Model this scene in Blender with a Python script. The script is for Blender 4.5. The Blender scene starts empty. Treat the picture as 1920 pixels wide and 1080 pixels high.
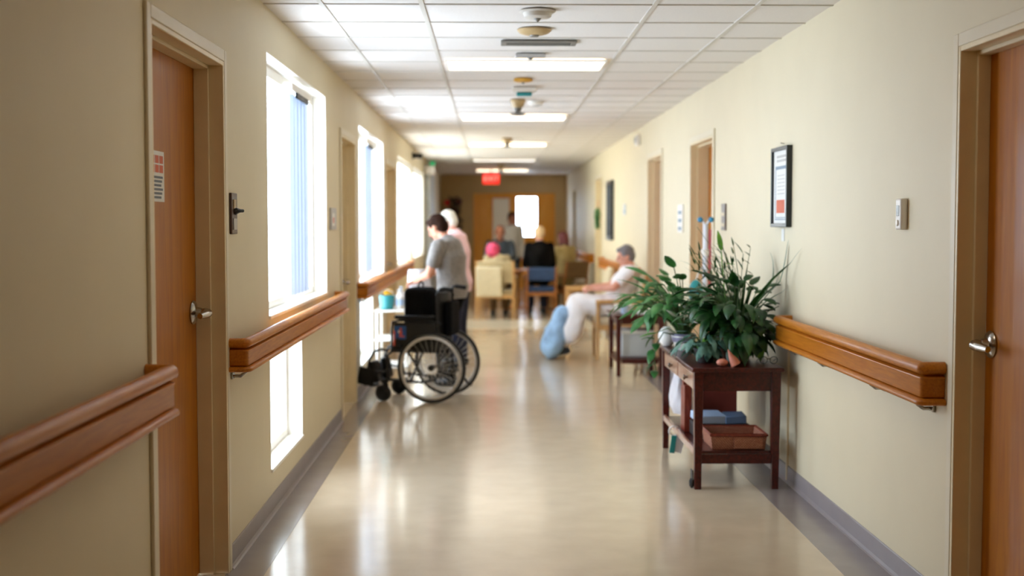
import bpy, bmesh, math, random
from mathutils import Vector, Matrix, Euler
R = random.Random(7)
PI = math.pi
S = bpy.context.scene
C = S.collection
rad = math.radians

# ------------------------------------------------------------------ materials
def lin(h):
    h = h.lstrip('#')
    out = []
    for i in (0, 2, 4):
        c = int(h[i:i+2], 16) / 255
        out.append(c / 12.92 if c <= .04045 else ((c + .055) / 1.055) ** 2.4)
    return (*out, 1)

def newmat(name):
    m = bpy.data.materials.new(name); m.use_nodes = True
    nt = m.node_tree
    return m, nt, nt.nodes['Principled BSDF'], nt.nodes, nt.links

def mat(name, col, rough=.5, metal=0, var=.08, vscale=8, bump=0, bscale=60, coat=0, sheen=0, spec=.5, stretch=(1, 1, 1), emit=0, sss=0, trans=0):
    m, nt, b, N, L = newmat(name)
    c = lin(col)
    tc = N.new('ShaderNodeTexCoord'); mp = N.new('ShaderNodeMapping'); mp.inputs['Scale'].default_value = stretch
    L.new(tc.outputs['Object'], mp.inputs['Vector'])
    nz = N.new('ShaderNodeTexNoise'); nz.inputs['Scale'].default_value = vscale; nz.inputs['Detail'].default_value = 4
    L.new(mp.outputs['Vector'], nz.inputs['Vector'])
    rp = N.new('ShaderNodeValToRGB')
    rp.color_ramp.elements[0].position = .3; rp.color_ramp.elements[1].position = .7
    rp.color_ramp.elements[0].color = (*[max(0, x * (1 - var)) for x in c[:3]], 1)
    rp.color_ramp.elements[1].color = (*[min(1, x * (1 + var)) for x in c[:3]], 1)
    L.new(nz.outputs['Fac'], rp.inputs['Fac']); L.new(rp.outputs['Color'], b.inputs['Base Color'])
    b.inputs['Roughness'].default_value = rough; b.inputs['Metallic'].default_value = metal
    b.inputs['Specular IOR Level'].default_value = spec
    b.inputs['Coat Weight'].default_value = coat; b.inputs['Coat Roughness'].default_value = .12
    b.inputs['Sheen Weight'].default_value = sheen
    if sss:
        b.inputs['Subsurface Weight'].default_value = sss; b.inputs['Subsurface Radius'].default_value = (.02, .008, .004)
    if trans: b.inputs['Transmission Weight'].default_value = trans
    if emit:
        b.inputs['Emission Color'].default_value = c; b.inputs['Emission Strength'].default_value = emit
    if bump:
        n2 = N.new('ShaderNodeTexNoise'); n2.inputs['Scale'].default_value = bscale; n2.inputs['Detail'].default_value = 3
        L.new(mp.outputs['Vector'], n2.inputs['Vector'])
        bp = N.new('ShaderNodeBump'); bp.inputs['Strength'].default_value = bump; bp.inputs['Distance'].default_value = .004
        L.new(n2.outputs['Fac'], bp.inputs['Height']); L.new(bp.outputs['Normal'], b.inputs['Normal'])
    return m

def wood(name, c1, c2, rough=.35, scale=6, stretch=(14, 1, 14), coat=.3, spec=.3):
    m, nt, b, N, L = newmat(name); b.inputs['Specular IOR Level'].default_value = spec
    tc = N.new('ShaderNodeTexCoord'); mp = N.new('ShaderNodeMapping'); mp.inputs['Scale'].default_value = stretch
    L.new(tc.outputs['Object'], mp.inputs['Vector'])
    nz = N.new('ShaderNodeTexNoise'); nz.inputs['Scale'].default_value = scale; nz.inputs['Detail'].default_value = 6; nz.inputs['Distortion'].default_value = .6
    L.new(mp.outputs['Vector'], nz.inputs['Vector'])
    rp = N.new('ShaderNodeValToRGB'); e = rp.color_ramp.elements
    e[0].position = .32; e[1].position = .72; e[0].color = lin(c1); e[1].color = lin(c2)
    L.new(nz.outputs['Fac'], rp.inputs['Fac']); L.new(rp.outputs['Color'], b.inputs['Base Color'])
    bp = N.new('ShaderNodeBump'); bp.inputs['Strength'].default_value = .08; bp.inputs['Distance'].default_value = .002
    L.new(nz.outputs['Fac'], bp.inputs['Height']); L.new(bp.outputs['Normal'], b.inputs['Normal'])
    b.inputs['Roughness'].default_value = rough; b.inputs['Coat Weight'].default_value = coat; b.inputs['Coat Roughness'].default_value = .15
    return m

def emission(name, col, strength):
    m, nt, b, N, L = newmat(name)
    b.inputs['Base Color'].default_value = lin(col); b.inputs['Emission Color'].default_value = lin(col)
    b.inputs['Emission Strength'].default_value = strength
    return m

def glassmat(name, tint=(1, 1, 1, 1)):
    m, nt, b, N, L = newmat(name)
    N.remove(b); out = N['Material Output']
    t = N.new('ShaderNodeBsdfTransparent'); t.inputs['Color'].default_value = tint
    g = N.new('ShaderNodeBsdfGlossy'); g.inputs['Roughness'].default_value = .02
    lw = N.new('ShaderNodeLayerWeight'); lw.inputs['Blend'].default_value = .5
    pw = N.new('ShaderNodeMath'); pw.operation = 'POWER'; pw.inputs[1].default_value = 5
    fr = N.new('ShaderNodeMath'); fr.operation = 'MULTIPLY'; fr.inputs[1].default_value = .5
    L.new(lw.outputs['Facing'], pw.inputs[0]); L.new(pw.outputs[0], fr.inputs[0])
    mx = N.new('ShaderNodeMixShader')
    L.new(fr.outputs[0], mx.inputs['Fac']); L.new(t.outputs[0], mx.inputs[1]); L.new(g.outputs[0], mx.inputs[2])
    L.new(mx.outputs[0], out.inputs['Surface'])
    return m

def translucent(name, col, amount=.6):
    m, nt, b, N, L = newmat(name)
    out = N['Material Output']
    b.inputs['Base Color'].default_value = lin(col); b.inputs['Roughness'].default_value = .6
    t = N.new('ShaderNodeBsdfTranslucent'); t.inputs['Color'].default_value = lin(col)
    mx = N.new('ShaderNodeMixShader'); mx.inputs['Fac'].default_value = amount
    L.new(b.outputs[0], mx.inputs[1]); L.new(t.outputs[0], mx.inputs[2]); L.new(mx.outputs[0], out.inputs['Surface'])
    return m

def leafmat(name, c1, c2, rough=.35):
    m, nt, b, N, L = newmat(name)
    tc = N.new('ShaderNodeTexCoord'); nz = N.new('ShaderNodeTexNoise'); nz.inputs['Scale'].default_value = 14
    L.new(tc.outputs['Object'], nz.inputs['Vector'])
    rp = N.new('ShaderNodeValToRGB'); e = rp.color_ramp.elements
    e[0].position = .35; e[1].position = .65; e[0].color = lin(c1); e[1].color = lin(c2)
    L.new(nz.outputs['Fac'], rp.inputs['Fac']); L.new(rp.outputs['Color'], b.inputs['Base Color'])
    b.inputs['Roughness'].default_value = rough
    out = N['Material Output']
    t = N.new('ShaderNodeBsdfTranslucent'); L.new(rp.outputs['Color'], t.inputs['Color'])
    mx = N.new('ShaderNodeMixShader'); mx.inputs['Fac'].default_value = .18
    L.new(b.outputs[0], mx.inputs[1]); L.new(t.outputs[0], mx.inputs[2]); L.new(mx.outputs[0], out.inputs['Surface'])
    return m

def wickermat(name, c1, c2):
    m, nt, b, N, L = newmat(name)
    tc = N.new('ShaderNodeTexCoord')
    br = N.new('ShaderNodeTexBrick'); br.inputs['Scale'].default_value = 34
    br.inputs['Color1'].default_value = lin(c1); br.inputs['Color2'].default_value = lin(c2); br.inputs['Mortar'].default_value = lin('5a3224')
    br.inputs['Mortar Size'].default_value = .06
    sp = N.new('ShaderNodeSeparateXYZ'); cb = N.new('ShaderNodeCombineXYZ'); ad = N.new('ShaderNodeMath')
    L.new(tc.outputs['Object'], sp.inputs[0]); L.new(sp.outputs['X'], ad.inputs[0]); L.new(sp.outputs['Y'], ad.inputs[1])
    L.new(ad.outputs[0], cb.inputs['X']); L.new(sp.outputs['Z'], cb.inputs['Y'])
    L.new(cb.outputs[0], br.inputs['Vector']); L.new(br.outputs['Color'], b.inputs['Base Color'])
    bp = N.new('ShaderNodeBump'); bp.inputs['Strength'].default_value = .6; bp.inputs['Distance'].default_value = .004; bp.invert = True
    L.new(br.outputs['Fac'], bp.inputs['Height']); L.new(bp.outputs['Normal'], b.inputs['Normal'])
    b.inputs['Roughness'].default_value = .65
    return m

M = {}
M['wall'] = mat('wall_paint', 'DACDAE', .55, var=.015, vscale=3, bump=.05, bscale=220)
M['wallend'] = mat('end_wall_paint', 'C2A676', .6, var=.03, vscale=3, bump=.05, bscale=200)
M['ceil'] = mat('ceiling_tile', 'E2DCD6', .85, var=.03, vscale=90, bump=.25, bscale=160)
M['grid'] = mat('ceiling_grid_paint', 'CFC9BF', .5, var=.02)
M['floor'] = mat('vinyl_floor', 'CBB89E', .17, var=.05, vscale=5, bump=.012, bscale=7, coat=.25, spec=.55)
M['floorband'] = mat('pale_floor_band', 'DCD0BC', .2, var=.03, vscale=5, coat=.25)  # paler tone than the main floor, for the strip across the corridor
M['border'] = mat('floor_border', '887E7C', .22, var=.05, vscale=6, coat=.2)
M['base'] = mat('baseboard_vinyl', '908685', .4, var=.04)
M['frame'] = mat('door_frame_paint', 'E0CEA8', .38, var=.03)
M['frame2'] = mat('pale_frame_paint', 'D9CDB2', .4, var=.02)
M['white'] = mat('white_paint', 'F3EFE6', .4, var=.02)
M['wframe'] = mat('window_frame_paint', 'EDE8DF', .4, var=.02)
M['oakrail'] = wood('oak_handrail', 'AE6410', 'C87E1E', .42, 5, (20, 1.2, 20), .12)
M['doorwood'] = wood('door_veneer', 'A05A00', 'B67000', .45, 4, (6, 6, .6), .05)
M['enddoor'] = wood('end_door_veneer', 'E29A2A', 'F0B04A', .4, 4, (6, 6, .6), .2)
M['mahog'] = wood('mahogany', '330F09', '561B10', .35, 6, (10, 2, 10), .15, .25)
M['mahog_lit'] = wood('mahogany_lit', '8A5A45', 'A87A60', .3, 6, (10, 2, 10), .5)  # mahogany with its lit sheen put into the colour, for drawers and shelf edge
M['redwood'] = wood('reddish_wood', '6A2418', '8E3C26', .4, 6, (10, 10, 2), .2)
M['lightwood'] = wood('light_chair_wood', 'B68A55', 'D2A970', .4, 6, (10, 10, 2), .2)
M['midwood'] = wood('mid_chair_wood', '8A5428', 'A96D38', .4, 6, (10, 10, 2), .2)
M['chrome'] = mat('brushed_steel', 'B9B4AC', .22, 1, var=.05)
M['rimmetal'] = mat('rim_aluminium', 'C9C4BC', .35, .6, var=.04)
M['darkmetal'] = mat('dark_metal', '141312', .4, .3, var=.05)
M['black'] = mat('black_plastic', '0B0A09', .5, spec=.3, var=.1)
M['rubber'] = mat('black_rubber', '0E0D0C', .7, var=.1, bump=.1, bscale=120)
M['vinylblk'] = mat('black_vinyl', '0B0A0A', .5, spec=.25, var=.12, bump=.15, bscale=180)
M['panel'] = mat('dark_olive_panel', '24211B', .6, spec=.25, var=.08)
M['bluelab'] = mat('blue_sticker', '1C4C86', .4, var=.03)
M['redlab'] = mat('red_print', 'C24A3A', .5, var=.05)
M['paper'] = mat('white_paper', 'E6E4DE', .7, var=.02)
M['greytext'] = mat('grey_print', '6E7480', .7, var=.05)
M['orange'] = mat('orange_print', 'D0603A', .6, var=.1)
M['bluegrey'] = mat('blue_grey_print', '7C8C9C', .6, var=.05)
M['frameblk'] = mat('dark_picture_frame', '1A2022', .35, var=.05)
M['plaque'] = mat('brown_plaque', '4E362C', .4, var=.1)
M['plasticw'] = mat('white_plastic', 'E4DED6', .35, var=.02)
M['plasticg'] = mat('grey_plastic', 'A9A6A2', .4, var=.04)
M['lcd'] = mat('grey_display', '7E807E', .3, var=.15, vscale=60)
M['amber'] = mat('aged_amber_plastic', 'B79C70', .4, var=.06)
M['ochre'] = mat('ochre_plastic', 'C9952F', .4, var=.05)
M['teal'] = mat('teal_plastic', '2C8E92', .4, var=.06)
M['tealdk'] = mat('teal_fabric', '0F7D7A', .6, var=.08)
M['vent'] = mat('vent_metal', '7E7A72', .5, .2, var=.06)
M['wicker'] = wickermat('red_brown_wicker', 'E09A78', 'C98060')
M['terra'] = mat('terracotta', '7E3F22', .6, var=.15, vscale=12, bump=.1)
M['soil'] = mat('potting_soil', '2A1C12', .9, var=.4, vscale=60, bump=.6, bscale=80)
M['whitecer'] = mat('white_ceramic', 'F0EEEA', .25, var=.01, coat=.4)
M['lav'] = mat('lavender_ceramic', '8E8AA6', .4, var=.05)
M['pinkcone'] = mat('salmon_pink', 'D98A72', .55, var=.12, vscale=20)
M['leafA'] = leafmat('dark_leaf', '14381A', '2C5C26', .4)
M['leafB'] = leafmat('blue_green_leaf', '3E6E64', '7FA898', .35)
M['leafC'] = leafmat('mid_green_leaf', '27602C', '4C8844', .4)
M['leafN'] = leafmat('young_leaf', '4E8A26', '77AA3A', .4)
M['stem'] = mat('green_stem', '3E5A2A', .5, var=.15)
M['spathe'] = mat('white_spathe', 'F1F1EA', .5, var=.02)
M['bluebook'] = mat('pale_blue_card', 'B4C8E2', .6, var=.05)
M['bluebook2'] = mat('slate_blue_card', '5E7390', .6, var=.05)
M['darkbox'] = mat('dark_box', '2C2624', .6, var=.1)
M['bag'] = mat('white_bag_film', 'DCD8DC', .35, var=.05, vscale=18, bump=.5, bscale=14)
M['redbox'] = mat('red_box_card', '8E3B30', .6, var=.08)
M['glass'] = glassmat('clear_glass')
M['blind'] = translucent('blind_vane', 'DDE4EE', .26)
M['frost'] = translucent('frosted_pane', 'F4F1E6', .03)
M['shade'] = translucent('shade_cloth', 'FFFAF0', .85)
M['lamp'] = emission('lamp_diffuser', 'FFF0D8', 3.6)
M['lampdim'] = emission('dim_lamp_diffuser', 'F2ECE4', 1.5)
M['exit'] = emission('exit_red', 'FF2A1E', 1.3)
M['exitl'] = emission('exit_letter', 'FF9A88', 1.6)
M['greensign'] = emission('green_sign', '2FA56A', .6)
M['skinA'] = mat('skin_a', 'C98A6C', .5, var=.05, sss=.1)
M['skinB'] = mat('skin_b', 'DDA08A', .5, var=.06, sss=.1)
M['skinC'] = mat('skin_c', 'A8684A', .5, var=.06, sss=.1)
M['hairbr'] = mat('dark_brown_hair', '2A160B', .8, spec=.12, var=.25, vscale=20, bump=.5, bscale=60, stretch=(1, 1, .2))
M['hairwh'] = mat('white_hair', 'D8D2C2', .6, var=.1, vscale=20, bump=.5, bscale=60)
M['hairgr'] = mat('grey_hair', '7C787C', .6, var=.2, vscale=20, bump=.5, bscale=60)
M['hairbl'] = mat('pale_blond_hair', 'D3B48C', .6, var=.1, vscale=20, bump=.4)
M['hairrd'] = mat('dark_red_hair', '5A120E', .6, var=.2, vscale=20, bump=.4)
M['tee'] = mat('grey_marl_fabric', '837C76', .9, var=.14, vscale=40, bump=.15, sheen=.2)
M['blkcloth'] = mat('black_cloth', '0C0B0B', .9, var=.2, vscale=20, bump=.2, spec=.1)
M['navy'] = mat('navy_cloth', '10152A', .85, var=.15, vscale=20, bump=.2)
M['pinksh'] = mat('pale_pink_cloth', 'E8C2C4', .85, var=.06, vscale=15, bump=.15)
M['whitecl'] = mat('white_cloth', 'F4F4F8', .9, var=.04, vscale=9, bump=.3, bscale=12)
M['bluecl'] = mat('pale_blue_cloth', '96BBEA', .9, var=.4, vscale=7, bump=.3, bscale=12)
M['greycl'] = mat('pale_grey_cloth', 'CFC9C0', .9, var=.06, vscale=12, bump=.2)
M['pinkhat'] = mat('bright_pink_knit', 'D0466A', .85, var=.15, vscale=14, bump=.4)
M['beige'] = mat('beige_upholstery', 'AE9C78', .9, var=.06, vscale=14, bump=.2, sheen=.2)
M['cream'] = mat('cream_upholstery', 'CABD9F', .9, var=.05, vscale=14, bump=.2, sheen=.2)
M['denim'] = mat('blue_upholstery', '2F4468', .9, var=.2, vscale=10, bump=.2)
M['olive'] = mat('olive_tan_cloth', 'A08A58', .9, var=.12, vscale=12, bump=.2)
M['brownup'] = mat('brown_upholstery', '5E4426', .9, var=.15, vscale=12, bump=.2)
M['dkslate'] = mat('dark_slate_cloth', '3A4148', .9, var=.15, vscale=12, bump=.2)
M['eye'] = mat('eye_dark', '1A1210', .2, var=.02)
M['lip'] = mat('lip', 'A8584C', .5, var=.05)
M['plantdk'] = leafmat('dark_bush_leaf', '16170F', '2E2E1C', .5)
M['redfl'] = mat('red_flower', 'B8201C', .6, var=.15)
M['maroonfl'] = mat('maroon_flower', '4A1416', .6, var=.15)
M['tubered'] = mat('red_tube', 'B8505A', .4, var=.1)
M['tubewh'] = mat('white_tube', 'DCDFE8', .35, var=.04)
M['bluecap'] = mat('blue_cap', '2F86B4', .4, var=.05)
M['yellow'] = mat('yellow_plastic', 'D6A21E', .4, var=.06)
M['palecol'] = mat('pale_blue_grey_paint', 'C3C9CC', .5, var=.03)

# ------------------------------------------------------------------ mesh builder
class MB:
    def __init__(s): s.v = []; s.f = []
    def add(s, vs, fs):
        o = len(s.v); s.v.extend([tuple(v) for v in vs]); s.f.extend([tuple(o + i for i in f) for f in fs]); return s
    def box(s, c, d, rot=None):
        hx, hy, hz = d[0] / 2, d[1] / 2, d[2] / 2
        vs = [Vector((x, y, z)) for x in (-hx, hx) for y in (-hy, hy) for z in (-hz, hz)]
        if rot is not None:
            m = Euler(rot).to_matrix(); vs = [m @ v for v in vs]
        c = Vector(c)
        return s.add([v + c for v in vs], [(0, 1, 3, 2), (4, 6, 7, 5), (0, 4, 5, 1), (2, 3, 7, 6), (0, 2, 6, 4), (1, 5, 7, 3)])
    def bx(s, x0, x1, y0, y1, z0, z1):
        return s.box(((x0 + x1) / 2, (y0 + y1) / 2, (z0 + z1) / 2), (abs(x1 - x0), abs(y1 - y0), abs(z1 - z0)))
    def loft(s, rings, caps=True, closed=False):
        n = len(rings[0]); o = len(s.v)
        for r in rings: s.v.extend([tuple(p) for p in r])
        k = len(rings)
        for i in range(k if closed else k - 1):
            a = o + i * n; b = o + ((i + 1) % k) * n
            for j in range(n):
                j2 = (j + 1) % n
                s.f.append((a + j, a + j2, b + j2, b + j))
        if caps and not closed:
            s.f.append(tuple(o + j for j in reversed(range(n)))); s.f.append(tuple(o + (k - 1) * n + j for j in range(n)))
        return s
    def tube(s, pts, r, n=8, closed=False, caps=True):
        pts = [Vector(p) for p in pts]; k = len(pts)
        rs = r if isinstance(r, (list, tuple)) else [r] * k
        rings = []; up = None
        for i in range(k):
            if closed: t = pts[(i + 1) % k] - pts[i - 1]
            else: t = pts[min(i + 1, k - 1)] - pts[max(i - 1, 0)]
            t.normalize()
            if up is None:
                up = Vector((0, 0, 1)) if abs(t.z) < .9 else Vector((1, 0, 0))
            a = up - t * up.dot(t)
            if a.length < 1e-5: a = Vector((1, 0, 0)) - t * t.x
            a.normalize(); b = t.cross(a); up = a
            rings.append([pts[i] + (a * math.cos(q) + b * math.sin(q)) * rs[i] for q in [2 * PI * j / n for j in range(n)]])
        return s.loft(rings, caps, closed)
    def cyl(s, a, b, r0, r1=None, n=16): return s.tube([a, b], [r0, r0 if r1 is None else r1], n)
    def lathe(s, prof, c=(0, 0, 0), axis=(0, 0, 1), n=24):
        q = Vector((0, 0, 1)).rotation_difference(Vector(axis).normalized()).to_matrix(); c = Vector(c)
        rings = [[c + q @ Vector((r * math.cos(2 * PI * j / n), r * math.sin(2 * PI * j / n), z)) for j in range(n)] for r, z in prof]
        return s.loft(rings, True)
    def torus(s, c, axis, Rr, r, n=40, m=8):
        q = Vector((0, 0, 1)).rotation_difference(Vector(axis).normalized()).to_matrix(); c = Vector(c)
        return s.tube([c + q @ Vector((Rr * math.cos(2 * PI * i / n), Rr * math.sin(2 * PI * i / n), 0)) for i in range(n)], r, m, True)
    def ell(s, c, rd, rot=None, n=16, m=10):
        q = Matrix.Identity(3) if rot is None else (rot if isinstance(rot, Matrix) else Euler(rot).to_matrix()); c = Vector(c)
        rings = []
        for i in range(m + 1):
            th = .02 + (PI - .04) * i / m
            rings.append([c + q @ Vector((rd[0] * math.sin(th) * math.cos(2 * PI * j / n), rd[1] * math.sin(th) * math.sin(2 * PI * j / n), -rd[2] * math.cos(th))) for j in range(n)])
        return s.loft(rings, True)
    def capsule(s, a, b, r0, r1, n=12):
        a, b = Vector(a), Vector(b); t = (b - a); t.normalize() if t.length > 1e-6 else None
        if t.length < .5: t = Vector((0, 0, 1))
        pts = [a - t * r0 * .99, a - t * r0 * .7, a, b, b + t * r1 * .7, b + t * r1 * .99]
        return s.tube(pts, [r0 * .12, r0 * .72, r0, r1, r1 * .72, r1 * .12], n)
    def build(s, name, m, parent=None, smooth=True, bevel=0, ang=40, loc=None, seg=2):
        me = bpy.data.meshes.new(name); me.from_pydata(s.v, [], s.f)
        bm = bmesh.new(); bm.from_mesh(me); bmesh.ops.recalc_face_normals(bm, faces=bm.faces); bm.to_mesh(me); bm.free()
        if smooth:
            me.polygons.foreach_set('use_smooth', [True] * len(me.polygons)); me.set_sharp_from_angle(angle=rad(ang))
        me.materials.append(M[m] if isinstance(m, str) else m)
        o = bpy.data.objects.new(name, me); C.objects.link(o)
        if parent is not None: o.parent = parent
        if loc: o.location = loc
        if bevel:
            b = o.modifiers.new('bevel', 'BEVEL'); b.width = bevel; b.segments = seg; b.limit_method = 'ANGLE'; b.angle_limit = rad(50)
        return o

def tag(o, label, cat, group=None, kind=None):
    o['label'] = label; o['category'] = cat
    if group: o['group'] = group
    if kind: o['kind'] = kind
    return o
def thing(name, label, cat, loc=(0, 0, 0), rz=0, group=None, kind=None):
    o = bpy.data.objects.new(name, None); C.objects.link(o); o.location = loc; o.rotation_euler = (0, 0, rz)
    o.empty_display_size = .1
    return tag(o, label, cat, group, kind)
def copy_tree(o, loc=None, rz=None, label=None, parent=None):
    c = o.copy(); C.objects.link(c)
    if parent is not None: c.parent = parent
    if loc is not None: c.location = loc
    if rz is not None: c.rotation_euler = (0, 0, rz)
    if label: c['label'] = label
    for ch in list(o.children): copy_tree(ch, parent=c)
    return c
def bake(o, mods):
    """apply modifiers into a new mesh"""
    for m in mods: m(o)
    dg = bpy.context.evaluated_depsgraph_get(); dg.update()
    me = bpy.data.meshes.new_from_object(o.evaluated_get(dg), depsgraph=dg)
    old = o.data; o.modifiers.clear(); o.data = me; bpy.data.meshes.remove(old)
    me.polygons.foreach_set('use_smooth', [True] * len(me.polygons))
    return o
def vox(size, it=4, fac=.5):
    def f(o):
        r = o.modifiers.new('r', 'REMESH'); r.mode = 'VOXEL'; r.voxel_size = size; r.use_smooth_shade = True
        if it:
            sm = o.modifiers.new('s', 'SMOOTH'); sm.iterations = it; sm.factor = fac
    return f
def noisy(strength, scale):
    def f(o):
        t = bpy.data.textures.new('folds', 'CLOUDS'); t.noise_scale = scale
        d = o.modifiers.new('d', 'DISPLACE'); d.texture = t; d.strength = strength; d.mid_level = .5; d.texture_coords = 'GLOBAL'
    return f

# ------------------------------------------------------------------ dimensions
XL, XR, YN, YE, ZC = -1.17, 1.78, -2.0, 29.3, 2.68
TH = .22

def wall_x(name, x, sx, y0, y1, z1, holes, m, label):
    """wall in the plane x, thick towards sx, with rectangular openings (y0,y1,z0,z1)"""
    ys = sorted({y0, y1, *[h[0] for h in holes], *[h[1] for h in holes]}); zs = sorted({0.0, z1, *[h[2] for h in holes], *[h[3] for h in holes]})
    def solid(i, j):
        if i < 0 or j < 0 or i >= len(ys) - 1 or j >= len(zs) - 1: return False
        cy, cz = (ys[i] + ys[i+1]) / 2, (zs[j] + zs[j+1]) / 2
        return not any(h[0] < cy < h[1] and h[2] < cz < h[3] for h in holes)
    mb = MB(); xo = x + sx * TH
    q = lambda a, b, c, d: mb.add([a, b, c, d], [(0, 1, 2, 3)])
    for i in range(len(ys) - 1):
        for j in range(len(zs) - 1):
            if not solid(i, j): continue
            a, b, c, d = ys[i], ys[i+1], zs[j], zs[j+1]
            for X in (x, xo): q((X, a, c), (X, b, c), (X, b, d), (X, a, d))
            if not solid(i-1, j): q((x, a, c), (xo, a, c), (xo, a, d), (x, a, d))
            if not solid(i+1, j): q((x, b, c), (xo, b, c), (xo, b, d), (x, b, d))
            if not solid(i, j-1): q((x, a, c), (xo, a, c), (xo, b, c), (x, b, c))
            if not solid(i, j+1): q((x, a, d), (xo, a, d), (xo, b, d), (x, b, d))
    o = mb.build(name, m, smooth=False)
    bm = bmesh.new(); bm.from_mesh(o.data); bmesh.ops.remove_doubles(bm, verts=bm.verts, dist=1e-5); bmesh.ops.recalc_face_normals(bm, faces=bm.faces); bm.to_mesh(o.data); bm.free()
    return tag(o, label, 'wall', kind='structure')

doorsL = [(4.33, 5.51, 2.25), (9.81, 10.80, 2.24), (13.98, 15.40, 2.22)]
winsL = [(6.61, 8.95, 1.04, 2.445), (11.19, 13.70, 1.0, 2.42), (15.82, 18.42, 1.0, 2.40), (18.95, 21.7, 1.0, 2.40)]
lowL = [(6.63, 7.75, .22, .86), (11.25, 12.4, .25, .86)]
doorsR = [(3.62, 4.745, 2.215), (10.0, 11.13, 2.25), (13.02, 14.15, 2.27), (20.0, 21.2, 2.28), (26.0, 27.2, 2.26)]
wall_x('wall_left', XL, -1, YN, YE, ZC, [(a, b, 0, c) for a, b, c in doorsL] + winsL + lowL, 'wall', 'long beige corridor wall with the bright windows')
wall_x('wall_right', XR, 1, YN, YE, ZC, [(a, b, 0, c) for a, b, c in doorsR], 'wall', 'long beige corridor wall opposite the windows')

# end wall with door opening
ex0, ex1, ez = -.40, 1.50, 2.24
mb = MB()
mb.bx(XL - TH, ex0, YE, YE + .2, 0, ZC); mb.bx(ex1, XR + TH, YE, YE + .2, 0, ZC); mb.bx(ex0, ex1, YE, YE + .2, ez, ZC)
tag(mb.build('wall_end', 'wallend', smooth=False), 'tan end wall around the wooden double doors', 'wall', kind='structure')
tag(MB().bx(XL - TH, XR + TH, YN - .2, YN, 0, ZC).build('wall_near', 'wall', smooth=False), 'beige wall closing the corridor behind the viewer', 'wall', kind='structure')
tag(MB().bx(XL - TH, XR + TH, YN - .2, YE + .2, -.1, 0).build('floor', 'floor', smooth=False), 'shiny beige vinyl corridor floor', 'floor', kind='structure')
cl = tag(MB().bx(XL - TH, XR + TH, YN - .2, YE + .2, ZC, ZC + .1).build('ceiling', 'ceil', smooth=False), 'white tiled suspended ceiling', 'ceiling', kind='structure')
mb = MB()
for x in (-.87, -.355, .85, 1.385): mb.bx(x - .012, x + .012, YN, YE, ZC - .006, ZC)
y = 6.55 - .578 * 14
while y < YE:
    mb.bx(XL, XR, y - .010, y + .010, ZC - .0055, ZC); y += .578
mb.build('ceiling_grid', 'grid', cl, smooth=False)

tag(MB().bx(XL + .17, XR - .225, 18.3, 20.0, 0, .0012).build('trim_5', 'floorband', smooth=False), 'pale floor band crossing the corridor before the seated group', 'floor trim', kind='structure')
# floor borders, baseboards
tag(MB().bx(XL, XL + .17, YN, YE, 0, .0015).build('trim_1', 'border', smooth=False), 'taupe border strip of the floor along the window wall', 'floor trim', kind='structure')
tag(MB().bx(XR - .225, XR, YN, YE, 0, .0015).build('trim_2', 'border', smooth=False), 'taupe border strip of the floor under the wooden tables', 'floor trim', kind='structure')
def baseboard(name, x, sx, gaps, label):
    mb = MB(); ys = [YN] + [g for d in gaps for g in (d[0] - .05, d[1] + .05)] + [YE]
    for a, b in zip(ys[::2], ys[1::2]):
        prof = [(0, 0), (.022, 0), (.014, .006), (.008, .018), (.006, .095), (.003, .1), (0, .1)]
        mb.loft([[(x - sx * d, yy, z + .001) for d, z in prof] for yy in (a, b)])
    return tag(mb.build(name, 'base', ang=25), label, 'baseboard', kind='structure')
baseboard('baseboard_left', XL, -1, doorsL, 'taupe vinyl baseboard under the windows')
baseboard('baseboard_right', XR, 1, doorsR, 'taupe vinyl baseboard opposite the windows')
tag(MB().bx(XR - .012, XR, 7.40, 7.425, 0, .8).build('trim_3', 'frame'), 'narrow vertical corner strip behind the near wooden table', 'wall trim', kind='structure')

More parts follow.
